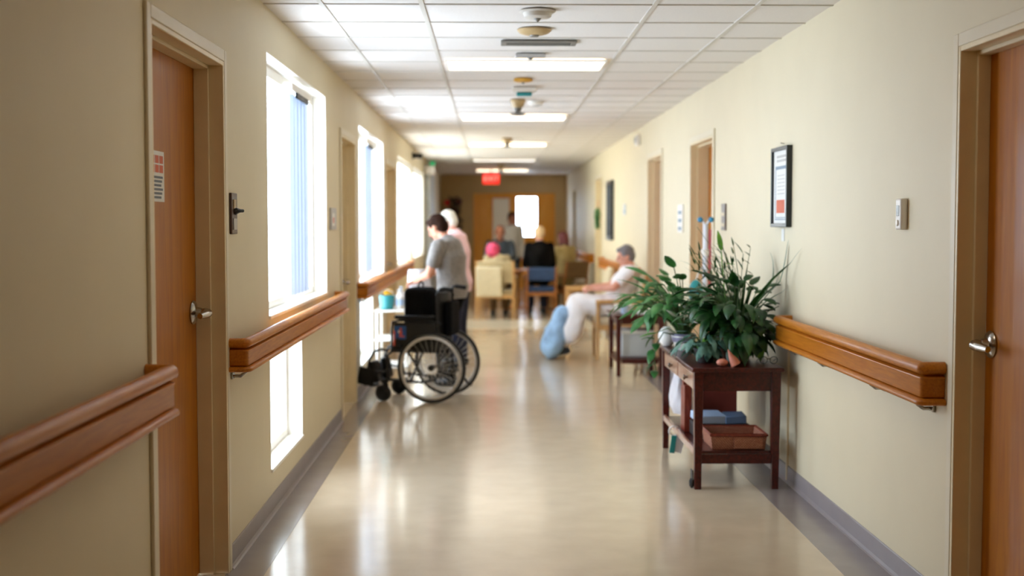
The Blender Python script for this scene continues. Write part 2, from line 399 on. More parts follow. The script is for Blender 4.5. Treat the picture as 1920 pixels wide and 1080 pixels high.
# ------------------------------------------------------------------ doors
def lever(parent, x, sx, y, z, ydir):
    """steel lever set: rose on the leaf face x, protruding towards -sx"""
    p = MB().lathe([(.0, 0), (.05, 0), (.052, .006), (.046, .014), (.024, .02), (.02, .04), (0, .04)], (x, y, z), (-sx, 0, 0)).build('handle_rose', 'chrome', parent)
    n = MB(); pts = [(x - sx * .03, y, z), (x - sx * .058, y, z), (x - sx * .068, y + ydir * .012, z - .002), (x - sx * .068, y + ydir * .06, z - .006), (x - sx * .060, y + ydir * .115, z - .008)]
    n.tube(pts, [.016, .02, .021, .018, .012], 14)
    n.build('lever', 'chrome', p)
    return p
def door_unit(n, x, sx, y0, y1, z1, label, hy, hz, hdir, leafm='doorwood', fm='frame', leafd=.115, faceM=None):
    t = thing('door_%d' % n, label, 'door', (0, 0, 0), kind='structure')
    D = lambda d: x + sx * d
    f = MB()
    w = .02
    for a, b in ((y0, y0 + w), (y1 - w, y1)): f.bx(D(-.012), D(.165), a, b, 0, z1)
    f.bx(D(-.012), D(.165), y0 + w, y1 - w, z1 - w, z1)
    st = .016
    for a, b in ((y0 + w, y0 + w + st), (y1 - w - st, y1 - w)): f.bx(D(.05), D(leafd), a, b, 0, z1 - w)
    f.bx(D(.05), D(leafd), y0 + w + st, y1 - w - st, z1 - w - st, z1 - w)
    f.build('door_frame', fm, t, bevel=.003)
    c = MB(); cw = .05
    c.bx(D(-.014), D(-.0005), y0 - cw, y0, 0, z1 + cw); c.bx(D(-.014), D(-.0005), y1, y1 + cw, 0, z1 + cw); c.bx(D(-.014), D(-.0005), y0, y1, z1, z1 + cw)
    c.build('door_casing', faceM or 'frame2', t, bevel=.004)
    l = MB().bx(D(leafd), D(leafd + .044), y0 + .016, y1 - .016, .008, z1 - .016).build('door_leaf', leafm, t, bevel=.002)
    for k in (.25, 1.1, 1.95):
        hyy = (y0 + .03) if hy > (y0 + y1) / 2 else (y1 - .03)
        MB().cyl((D(leafd - .004), hyy, k), (D(leafd - .004), hyy, k + .1), .006, n=8).build('hinge', 'chrome', t)
    if hy: lever(l, D(leafd), sx, hy, hz, hdir)
    return t
d1 = door_unit(1, XL, -1, *doorsL[0], 'orange-brown wooden door nearest on the window wall, with a notice taped up', 5.405, 1.165, -1)
door_unit(2, XL, -1, *doorsL[1], 'recessed door between the first and second windows', 10.69, 1.05, -1, leafm='frame')
door_unit(3, XL, -1, *doorsL[2], 'door between the second and third windows', 15.28, 1.05, -1, leafm='frame')
door_unit(4, XR, 1, *doorsR[0], 'orange-brown wooden door at the near end of the wall opposite the windows', 4.655, 1.095, -1, leafd=.1)
door_unit(5, XR, 1, *doorsR[1], 'recessed wooden door behind the drip pole and the leafy plants', 10.12, 1.05, 1, leafd=.15)
door_unit(6, XR, 1, *doorsR[2], 'wooden door just beyond the reclining person', 13.14, 1.05, 1, leafd=.15)
door_unit(7, XR, 1, *doorsR[3], 'far door with a small green wreath', 20.12, 1.05, 1, leafm='frame', leafd=.15)
door_unit(8, XR, 1, *doorsR[4], 'farthest side door close to the end wall', 26.12, 1.05, 1, leafm='plaque', leafd=.15)

# end double doors
t = thing('door_9', 'wooden double doors with two tall windows in the end wall', 'door', kind='structure')
f = MB(); f.bx(ex0, ex0 + .05, YE - .02, YE + .2, 0, ez); f.bx(ex1 - .05, ex1, YE - .02, YE + .2, 0, ez); f.bx(ex0 + .05, ex1 - .05, YE - .02, YE + .2, ez - .05, ez)
f.build('door_frame', 'enddoor', t)
def leaf_with_window(x0, x1, wx0, wx1, wz0, wz1, pane):
    l = MB(); ya, yb = YE + .04, YE + .085; z1 = ez - .05
    l.bx(x0, wx0, ya, yb, .001, z1); l.bx(wx1, x1, ya, yb, .001, z1); l.bx(wx0, wx1, ya, yb, .001, wz0); l.bx(wx0, wx1, ya, yb, wz1, z1)
    lo = l.build('door_leaf', 'enddoor', t)
    MB().bx(wx0, wx1, YE + .055, YE + .065, wz0, wz1).build('window_pane', pane, lo)
    b = MB()
    for a, bb in ((wx0 - .02, wx0), (wx1, wx1 + .02)): b.bx(a, bb, ya - .01, ya, wz0 - .02, wz1 + .02)
    b.bx(wx0, wx1, ya - .01, ya, wz0 - .02, wz0); b.bx(wx0, wx1, ya - .01, ya, wz1, wz1 + .02)
    b.build('pane_bead', 'enddoor', lo)
    return lo
la = leaf_with_window(ex0 + .05, .55, .05, .44, .72, 2.13, 'frost')
lb = leaf_with_window(.55, ex1 - .05, .61, 1.08, 1.24, 2.15, 'glass')
MB().bx(.61, 1.08, YE + .04, YE + .06, 1.485, 1.515).build('glazing_bar', 'white', lb)
for xx, lf in ((.50, la), (.60, lb)):
    MB().tube([(xx, YE + .04, .95), (xx, YE - .02, .95), (xx, YE - .02, 1.2), (xx, YE + .04, 1.2)], .011, 10).build('pull_handle', 'chrome', lf)

# ------------------------------------------------------------------ windows
def window_unit(n, y0, y1, z0, z1, label, mulls, sill=True):
    t = thing('window_%d' % n, label, 'window', kind='structure')
    xg = XL - .11
    lining = MB(); k = .006
    lining.bx(XL - .21, XL + .001, y0, y0 + k, z0, z1); lining.bx(XL - .21, XL + .001, y1 - k, y1, z0, z1); lining.bx(XL - .21, XL + .001, y0 + k, y1 - k, z1 - k, z1)
    lining.build('window_lining', 'white', t)
    MB().bx(XL - .21, XL + .012, y0 + k, y1 - k, z0, z0 + .02).build('window_sill', 'white', t, bevel=.004)
    f = MB(); w = .045
    a, b, c, d = y0 + k, y1 - k, z0 + .02, z1 - k
    f.bx(xg - .03, xg + .02, a, a + w, c, d); f.bx(xg - .03, xg + .02, b - w, b, c, d); f.bx(xg - .03, xg + .02, a + w, b - w, d - w * 1.4, d); f.bx(xg - .03, xg + .02, a + w, b - w, c, c + w)
    for mm in mulls: f.bx(xg - .03, xg + .02, mm - .02, mm + .02, c + w, d - w * 1.4)
    f.build('window_frame', 'wframe', t, bevel=.004)
    MB().bx(xg - .012, xg - .006, a + w * .5, b - w * .5, c + w * .5, d - w).build('window_pane', 'glass', t)
    L = bpy.data.lights.new('window_portal', 'AREA'); L.shape = 'RECTANGLE'; L.size = z1 - z0; L.size_y = y1 - y0
    L.cycles.is_portal = True
    o = bpy.data.objects.new('window_portal', L); C.objects.link(o); o.location = (XL - .2, (y0 + y1) / 2, (z0 + z1) / 2); o.rotation_euler = (0, -PI / 2, 0)
    return t
window_unit(1, *winsL[0], 'large near window with a blind stack above the handrail', [7.66, 8.42])
window_unit(2, *winsL[1], 'second large window beyond the recessed door', [12.2, 12.95])
window_unit(3, *winsL[2], 'third large window along the wall', [16.9])
window_unit(4, *winsL[3], 'farthest large window next to the pale pilaster', [20.2])
window_unit(5, *lowL[0], 'small low window under the near handrail', [])
window_unit(6, *lowL[1], 'small low window behind the wheelchair front', [])
# blinds
def blind(y0, y1, z0, z1, label):
    t = thing('vertical_blind', label, 'blind', (XL - .045, (y0 + y1) / 2, z0), group='vertical blinds')
    h = z1 - z0; w = (y1 - y0)
    MB().bx(-.025, .015, -w / 2 - .06, w / 2 + .06, h - .045, h).build('head_rail', 'wframe', t, bevel=.004)
    MB().bx(.016, .03, -w * .42, w * .30, h - .085, h - .05).build('control_clip', 'darkmetal', t, bevel=.004)
    v = MB(); n = 9
    for i in range(n):
        yy = -w / 2 + w * (i + .5) / n
        v.box((-.005, yy, (h - .05) / 2 + .01), (.004, w / n * 1.25, h - .09), (0, 0, rad(14 if i % 2 else -10)))
    v.build('vanes', 'blind', t)
    return t
blind(7.72, 8.36, 1.075, 2.40, 'pale blind vanes gathered mid-way across the near window')
blind(12.25, 12.9, 1.04, 2.37, 'pale blind vanes gathered across the second window')

def shade(y0, y1, z0, z1, label):
    t = thing('window_shade', label, 'shade', (XL - .05, (y0 + y1) / 2, z0), group='window shades')
    h = z1 - z0; w = y1 - y0 - .03
    MB().cyl((0, -w / 2, h - .03), (0, w / 2, h - .03), .022).build('shade_roller', 'white', t)
    s = MB(); s.bx(-.0012, .0012, -w / 2 + .01, w / 2 - .01, .03, h - .04); s.build('shade_cloth', 'shade', t)
    MB().bx(-.008, .008, -w / 2 + .01, w / 2 - .01, .012, .03).build('bottom_bar', 'white', t, bevel=.003)
shade(15.82, 18.42, 1.03, 2.39, 'sheer cream shade drawn over the third window')
shade(18.95, 21.7, 1.03, 2.39, 'sheer cream shade drawn over the farthest window')
# pale pilaster at the far left
tag(MB().bx(XL, XL + .1, 22.3, 24.2, 0, 2.55).build('trim_4', 'palecol', bevel=.01), 'pale blue-grey pilaster on the window wall near the end', 'pilaster', kind='structure')
mb = MB().bx(XL, XL + .19, 22.1, 22.3, 2.40, 2.55)
tag(mb.build('wall_lamp_housing', 'plasticw', bevel=.015), 'white box fixture high on the pale pilaster', 'wall fixture')

# ------------------------------------------------------------------ handrails
def rail(name, label, x, sx, y0, y1, zb, zt, proj=.11, mm='oakrail', group='oak handrails', brk=()):
    t = thing(name, label, 'handrail', (x, y0, zb), group='wooden handrails along the corridor')
    h = zt - zb
    g = .002
    def path(d):   # outer path offset inward by d, rounded mitred corners
        face = -sx * (proj - d); w0 = -sx * g; L = y1 - y0; r = .03
        return [(w0, d), (-sx * (proj - r), d), (-sx * (proj - d - (r - d) * .3), d + max(r - d, .004) * .3), (face, max(r, d + .004)), (face, L - max(r, d + .004)), (-sx * (proj - d - (r - d) * .3), L - d - max(r - d, .004) * .3), (-sx * (proj - r), L - d), (w0, L - d)]
    def sweep(prof):
        mb = MB(); ps = {}
        for d, z in prof: ps[d] = path(d)
        rings = [[(ps[d][i][0], ps[d][i][1], z) for d, z in prof] for i in range(8)]
        return mb.loft(rings)
    k = h / .17
    top = [(.030, .117), (.020, .120), (.010, .126), (.001, .130), (-.004, .142), (.001, .158), (.012, .168), (.026, .17), (.038, .166), (.046, .155), (.046, .117)]
    board = [(.028, .1165), (.018, .113), (.010, .1105), (.0085, .106), (.0125, .102), (.0125, .036), (.018, .030), (.028, .028), (.036, .028), (.036, .1165)]
    bead = [(.024, .0275), (.008, .0255), (-.002, .021), (-.006, .013), (-.003, .005), (.006, .0), (.03, .0), (.036, .01), (.036, .0275)]
    for nm, pr in (('top_rail', top), ('face_board', board), ('bottom_bead', bead)):
        sweep([(d, z * k) for d, z in pr]).build(nm, mm, t, ang=50)
    for b in brk:
        m = MB(); yb = b - y0
        m.box((-sx * .006, yb, -.012), (.01, .05, .06)); m.tube([(-sx * .008, yb, -.03), (-sx * .04, yb, -.03), (-sx * .065, yb, -.012), (-sx * .07, yb, .006)], .008, 8)
        m.build('bracket', 'chrome', t, bevel=.002)
    return t
rail('handrail', 'oak handrail nearest the viewer beside the orange-brown door with the notice', XL, -1, 1.4, 4.272, .895, 1.072, brk=(1.9, 3.4))
rail('handrail', 'oak handrail running below the large near window', XL, -1, 5.53, 9.42, .89, 1.04, brk=(5.65, 7.5, 9.1))
rail('handrail', 'long oak handrail behind the wheelchair running along the second window', XL, -1, 10.92, 17.6, .89, 1.03, brk=(11.1, 13.5))
rail('handrail', 'golden oak handrail between the framed notice and the near door opposite the windows', XR, 1, 4.84, 7.38, .835, 1.006, brk=(4.98, 5.6, 6.5, 7.1))
rail('handrail', 'golden handrail on the wall behind the reclining person', XR, 1, 14.8, 19.6, .86, 1.02)
rail('handrail', 'far golden handrail beyond the small green wreath', XR, 1, 21.5, 25.6, .86, 1.02)

# ------------------------------------------------------------------ ceiling fixtures
def clight(y0, label, m='lamp'):
    t = thing('ceiling_light', label, 'ceiling light', (.245, y0, ZC - .007), group='ceiling light panels')
    f = MB(); w, l, b = 1.12, .52, .018
    f.bx(-w/2, -w/2 + b, 0, l, -.016, 0); f.bx(w/2 - b, w/2, 0, l, -.016, 0); f.bx(-w/2 + b, w/2 - b, 0, b, -.016, 0); f.bx(-w/2 + b, w/2 - b, l - b, l, -.016, 0)
    f.build('light_frame', 'white', t, bevel=.003)
    d = MB().bx(-w/2 + b, w/2 - b, b, l - b, -.014, -.004)
    d.build('light_diffuser', m, t, smooth=False)
    return t
ny = lambda k: 6.55 + .578 * k
for y0, lb_, mm in ((4.06, 'unseen lit ceiling panel above the near doors, added along the row', 'lamp'), (-.5, 'unseen lit ceiling panel behind the viewer, added as fill', 'lamp'), (8.68, 'widest lit ceiling panel, nearest the viewer', 'lamp'), (13.14, 'second lit ceiling panel from the viewer', 'lamp'), (17.72, 'third lit ceiling panel from the viewer', 'lamp'), (22.2, 'dim ceiling panel before the farthest lit one', 'lampdim'), (26.6, 'farthest lit ceiling panel above the red sign', 'lamp')):  # near-door and behind-viewer panels are unseen, added along the row as fill
    clight(y0, lb_, mm)

t = thing('smoke_detector', 'white round detector with a grey nub on the near ceiling', 'smoke detector', (.25, 6.72, ZC - .006))
MB().lathe([(0, 0), (.096, 0), (.098, -.004), (.092, -.008), (.078, -.01), (.072, -.032), (.062, -.038), (0, -.04)]).build('detector_body', 'grid', t)
MB().lathe([(0, -.038), (.02, -.04), (.012, -.05), (.004, -.058), (0, -.06)]).build('sensor_tip', 'vent', t)
t = thing('ceiling_sensor', 'shallow yellowed dome on the ceiling behind the white detector', 'sensor', (.255, 7.36, ZC - .006))
MB().lathe([(0, 0), (.1, 0), (.1, -.008), (.085, -.022), (.05, -.032), (0, -.036)]).build('dome_cover', 'amber', t)
MB().lathe([(0, -.034), (.03, -.034), (.024, -.042), (0, -.044)]).build('sensor_tip', 'vent', t)
t = thing('ceiling_vent', 'grey slotted ceiling vent before the widest lit panel', 'vent', (.30, 7.87, ZC - .006))
f = MB(); f.bx(-.235, .235, -.09, -.06, -.012, 0); f.bx(-.235, .235, .06, .09, -.012, 0); f.bx(-.235, -.2, -.06, .06, -.012, 0); f.bx(.2, .235, -.06, .06, -.012, 0)
f.build('vent_frame', 'vent', t, bevel=.003)
s = MB()
for i in range(5): s.box((0, -.048 + i * .024, -.007), (.4, .018, .003), (rad(35), 0, 0))
s.build('vent_slats', 'vent', t)
MB().bx(-.2, .2, -.06, .06, -.002, 0).build('vent_backing', 'black', t)
t = thing('ceiling_plate', 'small pale plate on the ceiling just before the widest lit panel', 'plate', (.265, 8.42, ZC - .006))
MB().box((0, 0, -.012), (.2, .1, .024)).build('plate_body', 'plasticg', t, bevel=.006)
MB().lathe([(0, 0), (.02, 0), (.016, -.012), (0, -.014)], (0, 0, -.024)).build('plate_button', 'vent', t)
t = thing('ceiling_disc', 'thin ochre disc on the ceiling beyond the widest lit panel', 'sensor', (.255, 9.86, ZC - .006))
MB().lathe([(0, 0), (.075, 0), (.075, -.018), (.05, -.026), (0, -.028)]).build('disc_cover', 'ochre', t)
MB().lathe([(0, 0), (.012, 0), (.01, -.012), (0, -.014)], (0, 0, -.027)).build('disc_tip', 'vent', t)
t = thing('ceiling_sign_holder', 'white ceiling box with a teal underside', 'ceiling fixture', (.28, 10.5, ZC - .006))
MB().box((0, 0, -.02), (.2, .14, .04)).build('holder_body', 'plasticw', t, bevel=.006)
MB().box((0, 0, -.055), (.13, .1, .03)).build('lens', 'teal', t, bevel=.012)
def sprinkler(x, y, label, hgt=.12):
    t = thing('pendant_detector', label, 'detector', (x, y, ZC - .006), group='pendant detectors')
    MB().lathe([(0, 0), (.07, 0), (.071, -.012), (.055, -hgt * .4), (.035, -hgt * .5), (0, -hgt * .5)]).build('canopy', 'amber', t)
    MB().lathe([(0, -hgt * .48), (.035, -hgt * .48), (.035, -hgt * .62), (.02, -hgt * .75), (.075, -hgt * .85), (.075, -hgt * .9), (0, -hgt)]).build('deflector', 'vent', t)
    return t
sprinkler(.25, 11.5, 'brown pendant detector just before the second lit panel', .15)
sprinkler(.22, 16.7, 'small brown pendant detector before the third lit panel', .13)
sprinkler(.2, 24.2, 'tiny brown pendant detector before the farthest lit panel', .16)
t = thing('ceiling_speaker', 'small white disc beside the brown pendant detector', 'speaker', (.42, 11.7, ZC - .006))
MB().lathe([(0, 0), (.07, 0), (.07, -.02), (.05, -.035), (0, -.04)]).build('speaker_body', 'white', t)
MB().lathe([(0, -.039), (.035, -.039), (.03, -.043), (0, -.044)]).build('speaker_grille', 'plasticg', t)

# EXIT sign
t = thing('exit_sign', 'red glowing exit sign hanging before the end wall', 'exit sign', (0.01, 25.6, 2.35))
MB().bx(-.17, .17, -.02, .02, -.01, .2).build('sign_face', 'exit', t, bevel=.006)
MB().bx(-.012, .012, -.012, .012, .2, ZC - 2.35 - .006).build('hanger', 'plasticg', t)
def text_mesh(txt, size, name, m, parent, loc, rot, depth=.003):
    cu = bpy.data.curves.new('txt', 'FONT'); cu.body = txt; cu.size = size; cu.extrude = depth; cu.align_x = 'CENTER'; cu.align_y = 'CENTER'
    o = bpy.data.objects.new('tmp', cu); C.objects.link(o)
    dg = bpy.context.evaluated_depsgraph_get(); dg.update()
    me = bpy.data.meshes.new_from_object(o.evaluated_get(dg), depsgraph=dg)
    bpy.data.objects.remove(o); bpy.data.curves.remove(cu)
    me.materials.clear(); me.materials.append(M[m])
    p = bpy.data.objects.new(name, me); C.objects.link(p); p.parent = parent; p.location = loc; p.rotation_euler = rot
    return p
text_mesh('EXIT', .15, 'lettering', 'exitl', t, (0, -.022, .095), (PI / 2, 0, 0))
t = thing('exit_pictogram_sign', 'tiny green sign beside the pale pilaster', 'sign', (XL + .1, 22.2, 2.56))
MB().bx(0, .09, -.02, .02, 0, .07).build('sign_face', 'greensign', t, bevel=.004)
MB().bx(.035, .055, -.01, .01, .07, .113).build('hanger', 'plasticg', t)
t = thing('security_camera', 'small dark camera under the ceiling before the pale pilaster', 'camera', (XL + .001, 18.8, 2.5))
MB().bx(0, .03, -.03, .03, 0, .1).build('mount', 'darkmetal', t, bevel=.004)
MB().cyl((.03, 0, .05), (.13, -.12, .04), .035, .04).build('camera_body', 'darkmetal', t)
t = thing('wall_mounted_alarm', 'white alarm box high on the wall above the reclining person', 'alarm', (XR - .001, 15.0, 2.47))
MB().bx(-.05, 0, -.09, .09, 0, .13).build('alarm_body', 'plasticw', t, bevel=.01)
MB().ell((-.05, 0, .065), (.02, .05, .045)).build('alarm_lens', 'plasticg', t)

# ------------------------------------------------------------------ wall plaques and pictures
t = thing('door_notice', 'white notice with orange squares taped on the near orange-brown door', 'notice', (XL - .1145, 4.86, 1.632))
xs = lambda a, b: (a, b)
MB().bx(0, .0016, -.115, .105, 0, .195).build('paper_sheet', 'paper', t)
o_ = MB()
for i in range(3):
    for j in range(2): o_.bx(.0014, .0024, -.09 + i * .063, -.038 + i * .063, .112 + j * .036, .142 + j * .036)
o_.build('orange_print', 'orange', t)
g_ = MB()
for i in range(6): g_.bx(.0014, .0022, -.09, .07 + .012 * ((i * 7) % 3 - 1), .012 + i * .0155, .021 + i * .0155)
g_.build('print_lines', 'greytext', t)
t = thing('wall_plaque', 'dark brown plate with a metal hook beside the near notice door', 'wall plate', (XL + .0005, 5.70, 1.50))
MB().bx(0, .012, -.06, .06, 0, .185).build('backing_plate', 'plaque', t, bevel=.003)
MB().bx(.012, .016, -.03, .02, .115, .155).build('pale_window', 'amber', t)
MB().bx(.012, .016, -.035, .035, .02, .07).build('print_panel', 'plasticg', t)
MB().tube([(.01, 0, .10), (.022, 0, .105), (.032, .015, .105), (.042, .035, .105)], [.018, .014, .009, .008], 10).build('hook', 'darkmetal', t)
t = thing('wall_plaque', 'small pale notice with red print beside the recessed door', 'wall plate', (XL + .0005, 9.28, 1.50))
MB().bx(0, .014, -.15, .15, 0, .16).build('backing_plate', 'plasticg', t, bevel=.003)
MB().bx(.014, .017, -.1, .02, .03, .12).build('white_card', 'paper', t)
MB().bx(.017, .018, -.08, -.02, .05, .09).build('red_print', 'redlab', t)

t = thing('framed_notice', 'black framed certificate with an orange picture above the leafy plants', 'framed picture', (XR - .0005, 7.60, 1.525))
f = MB(); W, H_, dp, b = .42, .485, .034, .022
f.bx(-dp, 0, -W/2, -W/2 + b, 0, H_); f.bx(-dp, 0, W/2 - b, W/2, 0, H_); f.bx(-dp, 0, -W/2 + b, W/2 - b, 0, b); f.bx(-dp, 0, -W/2 + b, W/2 - b, H_ - b, H_)
f.build('picture_frame', 'frameblk', t, bevel=.002)
MB().bx(-.018, -.004, -W/2 + b, W/2 - b, b, H_ - b).build('mat_board', 'paper', t)
p = MB(); p.bx(-.0195, -.018, -.16, .14, .055, .37); p.build('blue_border', 'bluegrey', t)
MB().bx(-.0205, -.0193, -.14, .12, .06, .35).build('pale_page', 'paper', t)
MB().bx(-.0215, -.0203, -.11, .10, .085, .165).build('orange_picture', 'orange', t)
g_ = MB()
for i in range(2): g_.bx(-.0195, -.0178, -.13, .11, .395 + i * .025, .41 + i * .025)
for i in range(6): g_.bx(-.0215, -.0203, -.10, .08, .2 + i * .022, .205 + i * .022)
g_.build('print_lines', 'plasticg', t)
MB().bx(-.0195, -.0178, -.16, .15, .043, .05).build('dark_rule', 'bluegrey', t)
t = thing('hanging_nail', 'small nail in the wall just above the black framed certificate', 'nail', (XR - .001, 7.60, 2.03))
MB().cyl((0, 0, 0), (-.02, 0, .004), .003, n=8).build('nail_shank', 'chrome', t)
MB().cyl((-.02, 0, .004), (-.022, 0, .004), .006, n=10).build('nail_head', 'chrome', t)
tag(MB().bx(XR - .004, XR - .0005, 7.565, 7.635, 1.44, 1.515).build('hanging_paper_tag', 'paper'), 'small white tag under the black framed certificate', 'tag')
t = thing('wall_mounted_thermostat', 'white plastic wall controller near the near door opposite the windows', 'thermostat', (XR - .0005, 5.36, 1.52))
MB().bx(-.032, 0, -.035, .035, 0, .135).build('housing', 'plasticw', t, bevel=.009, seg=3)
MB().bx(-.0335, -.03, -.018, .02, .06, .105).build('display', 'lcd', t, bevel=.002)
MB().lathe([(0, 0), (.014, 0), (.012, .006), (0, .007)], (-.032, 0, .03), (-1, 0, 0)).build('dial', 'white', t)
def plaque(y, z0, w, h, m, label, lines=2, face='plasticg', cat='wall plate'):
    t = thing('wall_plaque', label, cat, (XR - .0005, y, z0))
    MB().bx(-.012, 0, -w/2, w/2, 0, h).build('backing_plate', m, t, bevel=.003)
    g = MB()
    for i in range(lines): MB().bx(-.014, -.0115, -w * .32, w * .32, h * (i + .5) / (lines + .5) - h * .06, h * (i + .5) / (lines + .5) + h * .07).build('print_panel', face, t)
    return t
plaque(9.52, 1.495, .15, .2, 'plaque', 'brown room plate beside the recessed door opposite the windows', 2, 'amber')
plaque(11.7, 1.46, .3, .26, 'plasticw', 'pale notice between the two nearer doors opposite the windows', 3, 'bluegrey')
plaque(16.6, 1.65, .3, .15, 'palecol', 'small pale blue notice above the reclining person', 1, 'bluecap')
t = thing('framed_board', 'tall dark framed board on the wall far down the corridor', 'framed board', (XR - .0005, 18.5, 1.30))
MB().bx(-.04, 0, -.4, .4, 0, .87).build('board_frame', 'frameblk', t, bevel=.004)
MB().bx(-.044, -.039, -.34, .34, .06, .81).build('board_panel', 'dkslate', t)
t = thing('door_wreath', 'small green leafy wreath hanging on the far side door', 'wreath', (XR - .02, 20.5, 1.62))
w_ = MB()
for i in range(90):
    a = 2 * PI * i / 90; rr = .12 + R.uniform(-.05, .05)
    w_.ell((R.uniform(-.02, .03) - .02, rr * math.cos(a), rr * math.sin(a)), (.012, .035, .02), (R.uniform(0, 3), R.uniform(0, 3), R.uniform(0, 3)), 6, 4)
w_.build('wreath_leaves', 'leafC', t)
MB().torus((0, 0, 0), (1, 0, 0), .12, .012, 24, 6).build('wreath_ring', 'stem', t)
MB().cyl((0, 0, .12), (.0, 0, .3), .004, n=6).build('ribbon', 'redlab', t)

# ------------------------------------------------------------------ near console table
def leg_mb(x, y, z0, z1, w0, w1):
    mb = MB()
    q = lambda w, z: [(x - w, y - w, z), (x + w, y - w, z), (x + w, y + w, z), (x - w, y + w, z)]
    return mb.loft([q(w0, z0), q(w1, z1)])
t = thing('console_table', 'dark mahogany console table carrying the mass of leafy plants', 'table', (1.44, 7.90, 0))
X0, X1, Y0, Y1 = -.235, .215, -.68, .66    # leg centre extents
MB().bx(X0 - .045, X1 + .04, Y0 - .06, Y1 + .06, .69, .715).build('tabletop', 'mahog', t, bevel=.006)
for xx in (X0, X1):
    for yy in (Y0, Y1):
        m = leg_mb(xx, yy, .0 if not (xx == X0 and yy == Y0) else .0, .69, .019, .028); m.build('leg', 'mahog', t, bevel=.003)
a = MB(); a.bx(X0 + .03, X1 - .03, Y0 - .012, Y0 + .012, .575, .69); a.bx(X0 + .03, X1 - .03, Y1 - .012, Y1 + .012, .575, .69); a.bx(X1 - .012, X1 + .012, Y0 + .03, Y1 - .03, .575, .69)
a.bx(X0 - .012, X0 + .012, Y0 + .03, Y1 - .03, .672, .69); a.build('apron', 'mahog', t, bevel=.002)
for yc in (-.32, .30):
    d = MB().bx(X0 - .02, X0 + .012, yc - .29, yc + .29, .578, .670).build('drawer', 'mahog_lit', t, bevel=.003)
    MB().lathe([(0, 0), (.008, 0), (.008, .012), (.016, .02), (.016, .027), (0, .032)], (X0 - .02, yc - .1, .625), (-1, 0, 0)).build('knob', 'chrome', d)
MB().bx(X0 - .01, X1 + .01, Y0 + .01, Y1 - .01, .205, .222).build('shelf', 'mahog', t, bevel=.002)
MB().bx(X0 - .02, X0 + .0, Y0 + .03, Y1 - .03, .195, .235).build('shelf_edge', 'mahog_lit', t, bevel=.003)
for yy in (Y0, Y1): MB().bx(X0 + .02, X1 - .02, yy - .012, yy + .012, .15, .205).build('stretcher', 'mahog', t, bevel=.003)
c = MB(); c.torus((X0 - .03, Y0 + .03, .03), (1, 0, 0), .02, .010, 18, 8); c.cyl((X0 - .042, Y0 + .03, .03), (X0 - .018, Y0 + .03, .03), .018, n=14)
c.build('caster', 'rubber', t)
b_ = MB().bx(X0 - .032, X0 - .026, Y0 + .0, Y0 + .06, .03, .11); b_.build('caster_bracket', 'darkmetal', t)

# tissue / box / basket / books on the shelf (world z of shelf .222)
ZS = .2225
def basket():
    t = thing('wicker_basket', 'shallow red-brown wicker basket at the front of the lower shelf', 'basket', (1.455, 7.43, ZS))
    w, d, h, th = .31, .30, .085, .012
    m = MB(); m.bx(-w/2, w/2, -d/2, d/2, 0, .012)
    def wall(pts, hh0, hh1): pass
    o = [(-w/2, -d/2), (w/2, -d/2), (w/2, d/2), (-w/2, d/2)]; i_ = [(-w/2 + th, -d/2 + th), (w/2 - th, -d/2 + th), (w/2 - th, d/2 - th), (-w/2 + th, d/2 - th)]
    g = 1.07
    rings = [[(x, y, .0) for x, y in o], [(x * g, y * g, h) for x, y in o], [(x * g, y * g, h) for x, y in i_], [(x, y, .012) for x, y in i_]]
    m.loft(rings, caps=False); m.build('basket_body', 'wicker', t, ang=30)
    r = MB(); r.tube([(x * g, y * g, h) for x, y in o], .009, 8, closed=True); r.build('basket_rim', 'redwood', t)
    MB().bx(-.03, .14, -d/2 - .02, -d/2 - .008, .004, .07).build('front_panel', 'wicker', t, bevel=.003)
    return t
basket()
t = thing('folded_papers', 'pale blue folded papers in a dark tray behind the wicker basket', 'papers', (1.43, 7.78, ZS))
MB().bx(-.17, .17, -.13, .13, 0, .085).build('tray', 'darkbox', t, bevel=.006)
MB().box((-.07, -.02, .118), (.18, .2, .05), (.05, .03, .1)).build('paper_block', 'bluebook', t, bevel=.006)
MB().box((.09, -.02, .112), (.13, .2, .05), (.0, -.03, -.06)).build('paper_block', 'bluebook2', t, bevel=.006)
t = thing('file_box', 'tall red-brown box standing at the middle of the lower shelf', 'box', (1.46, 8.10, ZS))
b2 = MB(); b2.bx(-.1, .12, -.13, .13, 0, .27); b2.build('box_body', 'redbox', t, bevel=.004)
MB().bx(-.103, -.099, -.1, .1, .05, .2).build('box_label', 'redwood', t)
for i, (dy, hh) in enumerate(((0, .30), (.055, .33), (.11, .285))):
    lbl = ['thin reddish upright book nearest the front leg on the lower shelf', 'tallest reddish upright book in the row on the lower shelf', 'last reddish upright book beside the white bag'][i]
    tt = thing('upright_book', lbl, 'book', (1.255, 7.90 + dy, ZS), group='upright books on the shelf')
    MB().bx(-.028, .02, -.02, .02, 0, hh).build('book_cover', 'redwood', tt, bevel=.003)
    MB().bx(-.024, .024, -.015, .015, .004, hh - .004).build('pages', 'paper', tt)
